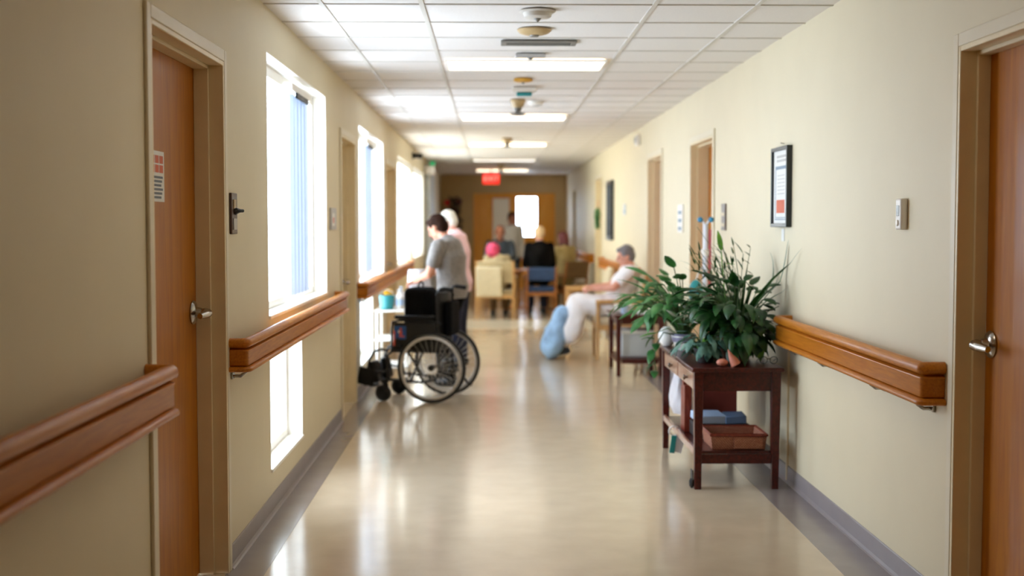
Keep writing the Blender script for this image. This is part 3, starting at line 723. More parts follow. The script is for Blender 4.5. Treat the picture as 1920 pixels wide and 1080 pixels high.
# hanging white bag
t = thing('plastic_bag', 'crumpled white plastic bag hanging from the table end over the shelf', 'bag', (1.275, 8.36, 0))
m = MB(); rings = []
for i in range(10):
    z = .62 - i * .038; k = i / 9; wx = .025 + .045 * math.sin(min(1, k * 1.3) * PI / 2); wy = .03 + .09 * math.sin(min(1, k * 1.2) * PI / 2)
    if i == 9: wx *= .7; wy *= .85
    rings.append([(wx * math.cos(a) * (1 + .12 * math.sin(5 * a + i)), wy * math.sin(a) * (1 + .10 * math.cos(4 * a + i * .7)), z) for a in [2 * PI * j / 24 for j in range(24)]])
m.loft(rings); m.build('bag_body', 'bag', t)
for s_ in (-1, 1): MB().tube([(-.0, s_ * .02, .61), (-.03, s_ * .025, .645), (-.055, s_ * .02, .66), (-.055, s_ * .0, .668)], .005, 6).build('bag_handle', 'bag', t)
# tag on the shelf edge
t = thing('hanging_tag', 'white and teal tag looped over the table shelf edge', 'tag', (1.178, 7.98, .215))
MB().torus((0, 0, .0), (0, 1, .25), .032, .006, 24, 8).build('loop', 'plasticw', t)
MB().box((-.008, -.012, -.085), (.034, .006, .12), (.2, .1, 0)).build('teal_strip', 'tealdk', t, bevel=.002)
MB().box((.025, .0, -.085), (.07, .004, .11), (.1, .25, 0)).build('white_strip', 'bag', t, bevel=.0015)

# ------------------------------------------------------------------ plants
def leaf(mb, base, az, el, L, W, droop, fold=.25, n=7, tip=1.0, twist=0, shape=.45):
    p = Vector(base); d = Vector((math.cos(az) * math.cos(el), math.sin(az) * math.cos(el), math.sin(el)))
    side = Vector((-math.sin(az), math.cos(az), 0)); rows = []
    st = L / n
    for i in range(n + 1):
        k = i / n
        w = W * .5 * max(.02, (math.sin(PI * min(1, k) ** (shape + .25)) ** .8)) if 0 < k < 1 else W * .02
        up = side.cross(d); up.normalize()
        s2 = side * math.cos(twist * k) + up * math.sin(twist * k); u2 = d.cross(s2) * -1
        rows.append([p + s2 * w + up * w * fold, p + s2 * w * .5 + up * w * fold * .35, Vector(p), p - s2 * w * .5 + up * w * fold * .35, p - s2 * w + up * w * fold])
        e = math.asin(max(-1, min(1, d.z))) - droop / n
        hz = math.hypot(d.x, d.y)
        if hz < 1e-4: d = Vector((math.cos(az), math.sin(az), 0)) * math.cos(e) + Vector((0, 0, math.sin(e)))
        else: d = Vector((d.x / hz * math.cos(e), d.y / hz * math.cos(e), math.sin(e)))
        p = p + d * st
    o = len(mb.v); mb.v.extend([tuple(q) for r in rows for q in r])
    for i in range(n):
        for j in range(4):
            a = o + i * 5 + j; mb.f.append((a, a + 1, a + 6, a + 5))
def petiole(mb, a, az, el, L, bend, r=.004):
    p = Vector(a); pts = [p.copy()]; e = el
    for i in range(5):
        p = p + Vector((math.cos(az) * math.cos(e), math.sin(az) * math.cos(e), math.sin(e))) * L / 5; e -= bend / 5; pts.append(p.copy())
    mb.tube(pts, [r, r, r * .9, r * .8, r * .75, r * .7], 5)
    return pts[-1], e
def pot(t, r0, r1, h, m, rim=None, name='pot'):
    MB().lathe([(0, 0), (r0, 0), (r1, h * .85), (r1 * 1.06, h * .86), (r1 * 1.06, h), (r1 * .94, h), (r1 * .9, h * .84), (0, h * .84)], n=32).build(name, m, t)
    MB().lathe([(0, 0), (r1 * .9, 0), (r1 * .88, .006), (0, .012)], (0, 0, h * .83)).build('soil', 'soil', t)
    if rim: MB().torus((0, 0, h), (0, 0, 1), r1, .009, 32, 8).build('pot_rim', rim, t)
ZT = .716
# A: peace lily, large
t = thing('peace_lily', 'big dark-leaved plant in a terracotta pot at the near end of the table', 'potted plant', (1.49, 7.56, ZT))
pot(t, .075, .11, .15, 'terra')
lf, stm, yl = MB(), MB(), MB()
cnt = 0
while cnt < 250:
    az = R.uniform(0, 2 * PI); el = rad(R.uniform(20, 88)); r = R.uniform(0, .07)
    # keep clear of the wall (+x side)
    if math.cos(az) < -.35: el = max(el, rad(R.uniform(58, 85)))
    Lp = R.uniform(.14, .40) * (.75 + .25 * math.sin(el))
    if math.cos(az) > .25 and Lp * math.cos(el) > .1: Lp *= .55
    tip, e = petiole(stm, (r * math.cos(az), r * math.sin(az), .12), az + R.uniform(-.2, .2), el, Lp, rad(R.uniform(15, 70)))
    LL = R.uniform(.11, .21) * (.6 if math.cos(az) > .25 else 1)
    if tip.x + LL * .8 * math.cos(az) > .27 or (tip.x < -.14 and tip.z < .22): continue
    leaf(lf, tip, az, e, LL, R.uniform(.045, .085), rad(R.uniform(35, 110)), R.uniform(.1, .4), 7, twist=R.uniform(-.5, .5)); cnt += 1
# low drooping outer leaves that hide the pot
for i in range(46):
    az = R.uniform(-PI, PI)
    if math.cos(az) < -.55 or -1.95 < az < -1.35: continue
    tip, e = petiole(stm, (.06 * math.cos(az), .06 * math.sin(az), .14), az, rad(R.uniform(10, 45)), R.uniform(.08, .2) * (.6 if math.cos(az) > .3 else 1), rad(80))
    LL = R.uniform(.12, .2) * (.6 if math.cos(az) > .3 else 1)
    if tip.x + LL * .6 * max(0, math.cos(az)) > .27: continue
    leaf(lf, tip, az, e, LL, R.uniform(.05, .08), rad(R.uniform(20, 60)), .2, 7)
# long strap blades arching to the right and back
for az, el, L in ((rad(15), 70, .50), (rad(-25), 66, .46), (rad(80), 72, .55), (rad(100), 60, .5), (rad(-60), 74, .42), (rad(165), 64, .55), (rad(190), 70, .5), (rad(140), 58, .6), (rad(210), 50, .45), (rad(-10), 62, 1.0), (rad(-50), 66, .85), (rad(30), 60, .9)):
    k = .55 if math.cos(az) > .3 else 1
    leaf(lf, (.03 * math.cos(az), .03 * math.sin(az), .16), az, rad(el + (8 if k < 1 else 0)), L, .035, rad(75 if k == 1 else 60), .3, 10)
for q_ in (lf, stm): q_.v = [(v[0] if v[0] < .25 else .25 + .03 * (1 - math.exp((.25 - v[0]) / .1)), v[1], v[2]) for v in q_.v]
lf.build('foliage', 'leafA', t, ang=80); stm.build('stems', 'stem', t)
for (x, y, z, az, el, LL, WW) in ((.0, -.10, .15, rad(-90), -35, .14, .075), (.10, -.12, .13, rad(-70), -50, .13, .07), (-.07, .14, .66, rad(95), 75, .16, .035), (-.05, .15, .58, rad(-60), 20, .1, .07), (-.15, -.05, .17, rad(200), -20, .15, .06)):
    leaf(yl, (x, y, z), az, rad(el), LL, WW, rad(35), .15, 7)
yl.tube([(-.02, .06, .14), (-.05, .12, .4), (-.07, .14, .66)], .004, 6)
yl.build('young_leaves', 'leafN', t, ang=80)
for (x, y, z, az) in ((-.26, .12, .30, 2.6), (-.33, .22, .25, 2.9), (-.22, .06, .22, 3.4)):
    s_ = MB(); s_.tube([(-.02, .03, .12), (x * .6, y * .6, z), (x, y, z)], .0035, 6); st = s_.build('flower_stalk', 'stem', t)
    p_ = MB(); leaf(p_, (x, y, z), az, rad(60), .085, .055, rad(50), .5, 6); p_.build('flower', 'spathe', st, ang=80)
# B: blue-green drooping plant
t = thing('trailing_plant', 'low blue-green drooping plant at the corner of the table front', 'potted plant', (1.285, 7.47, ZT))
pot(t, .045, .065, .085, 'darkbox')
lf, stm = MB(), MB()
for i in range(80):
    az = R.uniform(0, 2 * PI)
    tip, e = petiole(stm, (.02 * math.cos(az), .02 * math.sin(az), .07), az, rad(R.uniform(35, 85)), R.uniform(.06, .20), rad(R.uniform(60, 120)), .0025)
    if tip.z < .02: tip.z = .02
    LL = R.uniform(.06, .11)
    if tip.x + LL > .2: pass
    leaf(lf, tip, az, max(e, rad(-45)), LL if tip.z > .09 else LL * .6, R.uniform(.03, .05), rad(R.uniform(10, 50)) if tip.z > .09 else .1, .2, 6)
for v in range(len(lf.v)):
    if lf.v[v][2] < .004: lf.v[v] = (lf.v[v][0], lf.v[v][1], .004)
lf.build('foliage', 'leafB', t, ang=80); stm.build('stems', 'stem', t)
# C: broad green plant at the far end
t = thing('broad_leaf_plant', 'mid-green arching plant in a lavender-rimmed white pot at the far table end', 'potted plant', (1.27, 8.20, ZT))
pot(t, .055, .075, .10, 'whitecer', 'lav')
MB().lathe([(.0741, .0), (.0765, .0), (.0795, .03), (.0771, .03)], (0, 0, .055)).build('lavender_band', 'lav', t)
lf, stm, yl = MB(), MB(), MB()
for i in range(84):
    az = R.choice([R.uniform(PI * .45, PI * 1.6), R.uniform(0, 2 * PI)]); el = rad(R.uniform(52, 88))
    Lp = R.uniform(.26, .52)
    if math.cos(az) > 0: Lp *= .7
    tip, e = petiole(stm, (.03 * math.cos(az), .03 * math.sin(az), .09), az, el, Lp, rad(R.uniform(25, 85)), .0045)
    if tip.z < .24 and math.cos(az) < .4: continue
    LL = R.uniform(.13, .22)
    if tip.x + LL * max(0, math.cos(az)) > .48: continue
    leaf(lf, tip, az, e, LL, R.uniform(.05, .085), rad(R.uniform(30, 80)), R.uniform(.1, .35), 7, twist=R.uniform(-.4, .4))
for az, el, L, dr in ((rad(170), 72, .6, 80), (rad(190), 66, .55, 75), (rad(215), 70, .55, 85), (rad(150), 76, .62, 70), (rad(240), 66, .5, 80), (rad(120), 76, .62, 60)):
    leaf(lf, (.03 * math.cos(az), .03 * math.sin(az), .1), az, rad(el), L, .06, rad(dr), .3, 10)
# trailing vine over the table edge
vine = [(-.06, -.04, .1), (-.14, -.05, .12), (-.19, -.06, .04), (-.2, -.05, -.05), (-.19, -.06, -.13)]
stm.tube(vine, .004, 6)
for i in range(9):
    q = vine[R.randrange(2, 5)]; az = R.uniform(PI * .5, PI * 1.5)
    leaf(lf, (q[0] - .0, q[1] + R.uniform(-.08, .1), q[2] + R.uniform(-.02, .06)), az, rad(R.uniform(-30, 30)), R.uniform(.08, .14), .055, rad(60), .2, 6)
lf.build('foliage', 'leafC', t, ang=80); stm.build('stems', 'stem', t)
for az, z in ((rad(185), .30), (rad(200), .12), (rad(170), .33)):
    leaf(yl, (-.20 * abs(math.cos(az)), .2 * math.sin(az), z), az, rad(10), .13, .06, rad(40), .2, 7)
    yl.tube([(-.02, 0, .09), (-.12 * abs(math.cos(az)), .12 * math.sin(az), z * .8 + .05), (-.20 * abs(math.cos(az)), .2 * math.sin(az), z)], .003, 5)
yl.build('young_leaves', 'leafN', t, ang=80)
# D: wispy stems at the back
t = thing('grass_plant', 'wispy thin-stemmed plant rising behind the big dark-leaved one', 'potted plant', (1.56, 7.86, ZT))
pot(t, .045, .065, .1, 'terra')
stm, lf = MB(), MB()
for i in range(30):
    az = R.uniform(PI * .5, PI * 1.6); el = rad(R.uniform(70, 88))
    tip, e = petiole(stm, (R.uniform(-.03, .03), R.uniform(-.03, .03), .09), az, el, R.uniform(.4, .66), rad(R.uniform(5, 40)), .0028)
    for k in range(3): leaf(lf, (tip.x, tip.y, tip.z - .05 * k), R.uniform(PI * .5, PI * 1.5), rad(R.uniform(30, 80)), R.uniform(.06, .12), .012, rad(30), .2, 5)
pts = []
petiole(stm, (0, 0, .09), rad(175), rad(86), .78, rad(40), .0018)
for i in range(22):
    az = R.uniform(PI * .45, PI * 1.55)
    leaf(lf, (.02 * math.cos(az), .02 * math.sin(az), .1), az, rad(R.uniform(60, 86)), R.uniform(.3, .55), R.uniform(.012, .03), rad(R.uniform(20, 80)), .3, 9)
stm.build('stems', 'stem', t); lf.build('foliage', 'leafA', t, ang=80)

t = thing('round_vase', 'white round vase on the far corner of the plant table', 'vase', (1.20, 8.48, ZT))
MB().lathe([(0, 0), (.03, 0), (.052, .022), (.062, .06), (.056, .095), (.036, .12), (.026, .126), (.022, .118), (0, .09)], n=32).build('vase_body', 'whitecer', t)
MB().torus((0, 0, .126), (0, 0, 1), .025, .004, 24, 6).build('vase_lip', 'whitecer', t)
t = thing('pointed_cone', 'salmon-pink pointed cone-shaped ornament beside the terracotta pot', 'ornament', (1.395, 7.235, ZT))
MB().tube([(.03, 0, .012), (.018, 0, .035), (.0, 0, .065), (-.016, 0, .1)], [.03, .026, .014, .002], 14).build('cone_body', 'pinkcone', t)
MB().ell((-.045, .02, .022), (.035, .028, .022)).build('cone_base_lump', 'pinkcone', t)
t = thing('eyeglasses', 'thin wire-rimmed glasses lying near the wall corner of the plant table', 'glasses', (1.645, 7.36, ZT + .003))
for s_ in (-1, 1): MB().torus((s_ * .03, 0, .02), (0, 1, .2), .022, .002, 20, 6).build('lens_rim', 'darkmetal', t)
for s_ in (-1, 1): MB().tube([(s_ * .05, 0, .025), (s_ * .052, .05, .02), (s_ * .05, .11, .0015)], .0018, 6).build('temple_arm', 'darkmetal', t)
MB().tube([(-.009, 0, .026), (0, -.002, .03), (.009, 0, .026)], .002, 6).build('bridge', 'darkmetal', t)

# ------------------------------------------------------------------ drip pole
t = thing('drip_pole', 'white drip pole with red tubing and blue hook caps beside the wall', 'drip stand', (1.64, 9.55, 0))
for k in range(5):
    a = 2 * PI * k / 5 + .3; e = (.13 * math.cos(a), .13 * math.sin(a))
    lg = MB().tube([(0, 0, .11), (e[0] * .5, e[1] * .5, .085), (e[0], e[1], .055)], .012, 8).build('leg', 'rimmetal', t)
    MB().lathe([(0, -.01), (.024, -.008), (.024, .008), (0, .01)], (e[0], e[1], .0245), (-math.sin(a), math.cos(a), 0), 16).build('caster', 'rubber', lg)
MB().cyl((0, 0, .08), (0, 0, .9), .016).build('lower_pole', 'rimmetal', t)
MB().cyl((0, 0, .9), (0, 0, 1.54), .02).build('upper_pole', 'tubewh', t)
MB().cyl((0, 0, .88), (0, 0, .96), .027).build('collar', 'bluecap', t)
MB().cyl((0, 0, 1.30), (0, 0, 1.35), .032).build('clamp', 'plasticw', t)
MB().tube([(.035, -.01, 1.5), (.034, -.012, 1.3), (.036, -.01, 1.1), (.03, -.012, .75), (.06, 0, .6)], .011, 8).build('red_tubing', 'tubered', t)
for s_ in (-1, 1):
    hk = MB().tube([(0, 0, 1.52), (s_ * .02, 0, 1.56), (s_ * .04, 0, 1.57)], .009, 8).build('hook', 'tubewh', t)
    MB().ell((s_ * .042, -.004, 1.575), (.022, .02, .022)).build('hook_cap', 'bluecap', hk)
t = thing('drip_bag', 'clear teal-tinted fluid bag hanging low on the drip pole', 'bag', (1.56, 9.50, 1.02))
MB().ell((0, 0, 0), (.055, .022, .1)).build('bag_body', 'teal', t)
MB().tube([(0, 0, .095), (.03, .02, .16), (.062, .04, .2)], .004, 6).build('hanger_loop', 'tubewh', t)

# ------------------------------------------------------------------ side table with white things
t = thing('side_table', 'smaller dark mahogany table with white box beneath, next to the reclining person', 'table', (1.52, 12.97, 0))
MB().bx(-.28, .235, -.43, .43, .60, .625).build('tabletop', 'mahog', t, bevel=.006)
for xx in (-.23, .2):
    for yy in (-.385, .385): leg_mb(xx, yy, 0, .60, .02, .026).build('leg', 'mahog', t, bevel=.003)
a = MB(); a.bx(-.2, .17, -.395, -.375, .53, .60); a.bx(-.2, .17, .375, .395, .53, .60); a.bx(-.24, -.22, -.355, .355, .53, .60); a.bx(.19, .21, -.355, .355, .53, .60); a.build('apron', 'mahog', t)
for q_ in ((-.2, .17, -.395, -.375), (-.24, -.22, -.355, .355), (.19, .21, -.355, .355)): MB().bx(*q_, .13, .165).build('stretcher', 'mahog', t)
MB().bx(-.225, .195, -.375, .375, .165, .178).build('shelf', 'mahog', t)
t = thing('storage_box', 'white lidded box on the low shelf of the smaller dark table', 'box', (1.50, 12.95, .1785))
MB().bx(-.16, .16, -.2, .2, 0, .24).build('box_body', 'palecol', t, bevel=.01)
MB().bx(-.17, .17, -.21, .21, .241, .275).build('box_lid', 'white', t, bevel=.008)
t = thing('blue_cup', 'pale blue cup at the corner of the smaller dark table', 'cup', (1.36, 12.72, .6255))
MB().lathe([(0, 0), (.028, 0), (.036, .1), (.033, .1), (.026, .006), (0, .006)]).build('cup_body', 'bluebook', t)
MB().cyl((0.005, 0, .01), (.02, .01, .15), .003, n=8).build('straw', 'white', t)
t = thing('soup_bowl', 'white bowl upside down on the smaller dark table', 'bowl', (1.58, 12.75, .6255))
MB().lathe([(.088, 0), (.09, .004), (.08, .045), (.05, .075), (.03, .08), (.03, .088), (0, .088)]).build('bowl_body', 'whitecer', t)
MB().torus((0, 0, .004), (0, 0, 1), .089, .004, 28, 6).build('bowl_lip', 'whitecer', t)
t = thing('folded_towel', 'pale grey folded towel on the smaller dark table beside the blue cup', 'towel', (1.38, 13.0, .6255))
for k in range(3): MB().box((0, 0, .014 + k * .026), (.17, .24 - k * .01, .026), (0, 0, .03 * k)).build('fold', 'greycl', t, bevel=.011)

# ------------------------------------------------------------------ small cart by the left wall
t = thing('utility_cart', 'small white cart against the window wall behind the wheelchair', 'cart', (-.95, 12.25, 0))
for xx in (-.14, .14):
    for yy in (-.24, .24):
        MB().cyl((xx, yy, .07), (xx, yy, .72), .012).build('leg', 'white', t)
for z in (.16, .42, .70): MB().bx(-.16, .16, -.27, .27, z, z + .018).build('shelf', 'white', t, bevel=.004)
for xx in (-.14, .14):
    for yy in (-.24, .24): MB().lathe([(0, -.012), (.034, -.01), (.034, .01), (0, .012)], (xx, yy, .035), (1, 0, 0), 18).build('caster', 'rubber', t)
t = thing('teal_caddy', 'teal bucket on the white cart', 'bucket', (-1.0, 12.08, .7185))
MB().lathe([(0, 0), (.062, 0), (.075, .13), (.079, .135), (.071, .135), (.058, .006), (0, .006)]).build('bucket_body', 'teal', t)
MB().tube([(-.074, 0, .12), (-.05, 0, .17), (0, 0, .19), (.05, 0, .17), (.074, 0, .12)], .004, 6).build('bucket_handle', 'white', t)
t = thing('yellow_cap_bottle', 'rounded yellow-topped bottle behind the teal bucket', 'bottle', (-1.0, 12.26, .7185))
MB().lathe([(0, 0), (.038, 0), (.04, .1), (.03, .13), (0, .13)]).build('bottle_body', 'white', t)
MB().lathe([(0, 0), (.045, 0), (.047, .03), (.03, .055), (0, .058)], (0, 0, .131)).build('bottle_cap', 'yellow', t)
for i, (x, y, h, lb_) in enumerate(((-.88, 12.1, .19, 'white bottle on the cart nearest the corridor'), (-.88, 12.32, .21, 'taller white bottle at the back of the cart'))):
    t = thing('white_bottle', lb_, 'bottle', (x, y, .7185), group='white bottles on the cart')
    MB().lathe([(0, 0), (.042, 0), (.043, h * .65), (.018, h * .8), (.016, h * .9), (0, h * .9)]).build('bottle_body', 'plasticw', t)
    MB().lathe([(0, 0), (.02, 0), (.02, h * .1), (0, h * .1)], (0, 0, h * .9)).build('bottle_cap', 'palecol', t)
    MB().lathe([(.0428, 0), (.0438, 0), (.0443, h * .3), (.0433, h * .3)], (0, 0, h * .2)).build('bottle_label', 'bluebook', t)

# ------------------------------------------------------------------ wheelchair
WC = thing('wheelchair', 'empty black wheelchair facing the window wall', 'wheelchair', (-.451, 11.005, 0), rad(77.4))
RW = .305
for sx in (-1, 1):
    x = sx * .272
    wh = MB().torus((x, 0, RW), (1, 0, 0), RW - .017, .017, 64, 10).build('wheel', 'rubber', WC)
    rm = MB(); ring = [(-.012, RW - .035), (.012, RW - .035), (.014, RW - .022), (-.014, RW - .022)]
    rm.loft([[(x + a, r * math.cos(q), RW + r * math.sin(q)) for a, r in ring] for q in [2 * PI * i / 56 for i in range(56)]], closed=True)
    rm.build('rim', 'rimmetal', wh, ang=30)
    MB().torus((x + sx * .032, 0, RW), (1, 0, 0), RW - .045, .0095, 56, 8).build('push_rim', 'rimmetal', wh)
    sp = MB()
    for i in range(28):
        q = 2 * PI * i / 28; s2 = .02 if i % 2 else -.02
        sp.cyl((x + s2, .02 * math.cos(q + .5), RW + .02 * math.sin(q + .5)), (x, (RW - .034) * math.cos(q), RW + (RW - .034) * math.sin(q)), .0013, n=5)
    sp.build('spokes', 'rimmetal', wh)
    MB().lathe([(0, -.035), (.02, -.035), (.026, -.02), (.018, -.01), (.018, .01), (.026, .02), (.02, .035), (0, .035)], (x, 0, RW), (1, 0, 0), 20).build('hub', 'darkmetal', wh)
    hp = MB()
    for k in range(6):
        q = 2 * PI * k / 6; hp.cyl((x + sx * .01, (RW - .036) * math.cos(q), RW + (RW - .036) * math.sin(q)), (x + sx * .032, (RW - .045) * math.cos(q), RW + (RW - .045) * math.sin(q)), .004, n=6)
    hp.build('push_rim_tabs', 'rimmetal', wh)
    xi = sx * .225
    # side frame
    fr = MB()
    fr.tube([(xi, -.06, .30), (xi, -.04, .55), (xi, -.04, .94), (xi, -.07, .985), (xi, -.17, .975)], .0125, 10)   # back post + push handle
    fr.tube([(xi, -.07, .44), (xi, .15, .44), (xi, .36, .44), (xi, .41, .40), (xi, .41, .25), (xi, .41, .18)], .0125, 10)   # seat rail and front post
    fr.tube([(xi, -.06, .30), (xi, -.02, .2), (xi, .1, .17), (xi, .38, .19), (xi, .41, .22)], .0115, 10)   # lower rail
    fr.tube([(xi, -.06, .30), (xi, -.12, .22), (xi, -.2, .12), (xi, -.24, .10)], .010, 8)   # tip bar
    fr.build('side_frame', 'darkmetal', WC)
    MB().tube([(xi, -.09, .985), (xi, -.185, .973)], [.019, .018], 12).build('push_grip', 'rubber', WC)
    ar = MB(); ar.tube([(xi, -.075, .68), (xi, .02, .705), (xi, .3, .705), (xi, .36, .69), (xi, .37, .6), (xi, .37, .44)], .011, 8)
    ar.build('arm_tube', 'darkmetal', WC)
    MB().box((xi, .16, .735), (.055, .36, .035)).build('armrest_pad', 'vinylblk', WC, bevel=.014, seg=3)
    pn = MB().box((xi, .15, .575), (.006, .40, .225)).build('side_panel', 'panel', WC, bevel=.003)
    if sx == -1:
        st = MB().box((xi - .0055, .29, .60), (.004, .105, .115)).build('blue_sticker', 'bluelab', WC, bevel=.001); st['label'] = 'blue sticker with a pale red and white figure'
        fg = MB(); fg.lathe([(0, 0), (.011, 0), (.011, .0016), (0, .0016)], (xi - .0074, .285, .632), (-1, 0, 0), 16)
        fg.box((xi - .008, .285, .597), (.0014, .026, .04)); fg.box((xi - .008, .275, .568), (.0014, .046, .012)); fg.build('sticker_figure', 'redlab', st)
        MB().box((xi - .008, .30, .609), (.0012, .016, .02)).build('sticker_pale_patch', 'paper', st)
        MB().box((xi - .005, .345, .55), (.014, .018, .13)).build('red_tab', 'redlab', WC, bevel=.003)
    # caster
    xc = sx * .235
    cf = MB(); cf.cyl((xi, .41, .28), (xi, .41, .19), .018); cf.box((xc, .405, .185), (.06, .035, .02)); cf.box((xc - .026, .42, .135), (.006, .028, .11), (-.25, 0, 0)); cf.box((xc + .026, .42, .135), (.006, .028, .11), (-.25, 0, 0))
    cw = cf.build('caster_fork', 'darkmetal', WC, bevel=.002)
    MB().torus((xc, .445, .072), (1, 0, 0), .056, .016, 30, 10).build('caster_tire', 'rubber', cw)
    MB().lathe([(0, -.014), (.045, -.014), (.045, -.008), (.016, -.006), (.016, .006), (.045, .008), (.045, .014), (0, .014)], (xc, .445, .072), (1, 0, 0), 22).build('caster_hub', 'black', cw)
    # foot hanger
    hg = MB(); hg.tube([(xi, .40, .44), (xi, .46, .452), (xi, .53, .43), (xi, .57, .36), (xi, .60, .22), (xi, .615, .13)], .0115, 10)
    hg.tube([(xi, .41, .25), (xi, .5, .26), (xi, .585, .29)], .009, 8)
    h_ = hg.build('foot_hanger', 'darkmetal', WC)
    MB().box((sx * .145, .60, .145), (.15, .15, .022), (rad(12), 0, 0)).build('footplate', 'black', h_, bevel=.008)
    MB().box((sx * .16, .535, .25), (.15, .06, .19), (rad(-12), 0, 0)).build('calf_pad', 'vinylblk', h_, bevel=.02)
    MB().box((sx * .225, .60, .21), (.03, .15, .15), (rad(12), 0, 0)).build('heel_loop', 'black', h_, bevel=.008)
    br = MB(); br.cyl((xi - sx * .0, .22, .44), (xi + sx * .035, .285, .50), .009); br.tube([(xi + sx * .03, .26, .45), (xi + sx * .03, .3, .5), (xi + sx * .03, .31, .56)], .007, 8)
    br.build('brake_lever', 'darkmetal', WC)
cb = MB(); cb.tube([(-.225, .2, .18), (0, .2, .30), (.225, .2, .43)], .012, 8); cb.tube([(.225, .22, .18), (0, .22, .30), (-.225, .22, .43)], .012, 8); cb.build('cross_brace', 'darkmetal', WC)
MB().cyl((-.27, 0, RW), (.27, 0, RW), .011).build('axle', 'darkmetal', WC)
MB().box((0, .17, .455), (.43, .42, .05)).build('seat', 'vinylblk', WC, bevel=.02, seg=3)
bk = MB(); bk.loft([[(-.215, -.055, z), (-.1, -.085, z), (.1, -.085, z), (.215, -.055, z), (.215, -.025, z), (.1, -.05, z), (-.1, -.05, z), (-.215, -.025, z)] for z in (.47, .6, .8, .95)])
bk.build('backrest', 'vinylblk', WC, bevel=.006)
MB().box((0, -.118, .72), (.30, .06, .30)).build('back_pouch', 'blkcloth', WC, bevel=.02)
bw = tag(MB().box((0, 0, .08), (.30, .24, .50)).build('dark_bag', 'blkcloth', bevel=.05, seg=4), 'black bag standing on the wheelchair seat', 'bag')
bw.location = (-.615, 11.03, .656); bw.rotation_euler = (0, 0, rad(77.4))
hb = MB().tube([(-.08, 0, .32), (-.07, 0, .36), (0, 0, .38), (.07, 0, .36), (.08, 0, .32)], .008, 8).build('bag_handle', 'blkcloth', bw)

# ------------------------------------------------------------------ chairs
def chair(name, label, loc, rz, w=.54, d=.52, seat=.45, back=.92, wm='lightwood', um='beige', arms=True, cat='chair', group='armchairs in the corridor', post=.02, backw=0, wide_back=True):
    t = thing(name, label, cat, loc, rz, group)
    for sx in (-1, 1):
        MB().tube([(sx * (w/2 - .03), d/2 - .03, 0), (sx * (w/2 - .03), d/2 - .035, .64 if arms else seat - .04)], [post * .8, post * 1.1], 10).build('leg', wm, t)
        MB().tube([(sx * (w/2 - .03), -d/2 + .0, 0), (sx * (w/2 - .03), -d/2 + .05, seat), (sx * (w/2 - .03), -d/2 - .04, back)], [post * .8, post * 1.15, post * .8], 10).build('rear_leg', wm, t)
        if arms: MB().tube([(sx * (w/2 - .03), -d/2 + .02, .66), (sx * (w/2 - .025), 0, .665), (sx * (w/2 - .03), d/2 - .01, .655)], [.018, .026, .026], 10).build('armrest', wm, t)
    fr = MB(); fr.bx(-w/2 + .03, w/2 - .03, d/2 - .06, d/2 - .03, seat - .11, seat - .05); fr.bx(-w/2 + .03, w/2 - .03, -d/2 + .03, -d/2 + .06, seat - .11, seat - .05)
    for sx in (-1, 1): fr.bx(sx * (w/2 - .045), sx * (w/2 - .02), -d/2 + .04, d/2 - .04, seat - .11, seat - .05)
    fr.build('seat_rail', wm, t, bevel=.004)
    MB().box((0, .01, seat - .01), (w - .07, d - .06, .09)).build('seat', um, t, bevel=.03, seg=3)
    MB().box((0, -d/2 + .015, (seat + back) / 2 + .07), (w - .07, .07, back - seat - .14), (rad(9), 0, 0)).build('backrest', um, t, bevel=.03, seg=3)
    return t
chair('armchair', 'light wooden armchair under the reclining person with white blanket', (1.445, 14.33, 0), PI / 2, .56, .54, .45, .96, 'lightwood', 'cream')
chair('armchair', 'cream upholstered armchair beyond the reclining person', (1.32, 17.0, 0), PI / 2, .62, .6, .44, .95, 'lightwood', 'cream')
ch1 = chair('armchair', 'beige armchair holding the person in the bright pink hat', (.10, 20.62, 0), rad(-6), .66, .56, .425, .93, 'lightwood', 'beige')
tag(MB().box((-.09, 0, 0), (.42, .06, .50), (0, 0, 0)).build('draped_cardigan', 'cream', bevel=.025, seg=3), 'cream cardigan draped over the back of the beige armchair', 'cardigan')
dc = bpy.data.objects['draped_cardigan']; dc.location = (.06, 20.255, .60); dc.rotation_euler = (rad(6), 0, rad(-6))
chair('armchair', 'blue upholstered chair holding the person in black', (.82, 20.85, 0), rad(4), .54, .52, .46, .82, 'midwood', 'denim')
chair('armchair', 'brown chair at the end of the group by the wall', (1.31, 21.5, 0), rad(35), .54, .52, .46, .9, 'midwood', 'brownup')
chair('armchair', 'slate chair facing the viewer behind the pink hat', (.17, 23.0, 0), PI, .54, .52, .46, .9, 'midwood', 'dkslate')
t = thing('dining_table', 'round wooden table in the middle of the seated group', 'table', (.47, 21.97, 0))
MB().lathe([(0, .70), (.33, .70), (.35, .71), (.35, .73), (.33, .74), (0, .74)], n=40).build('tabletop', 'midwood', t)
MB().lathe([(0, .02), (.06, .03), (.045, .1), (.04, .6), (.1, .7), (0, .7)], n=20).build('pedestal', 'midwood', t)
for k in range(4):
    a = PI / 4 + k * PI / 2; MB().tube([(0, 0, .07), (.2 * math.cos(a), .2 * math.sin(a), .06), (.33 * math.cos(a), .33 * math.sin(a), .018)], [.03, .025, .018], 8).build('leg', 'midwood', t)
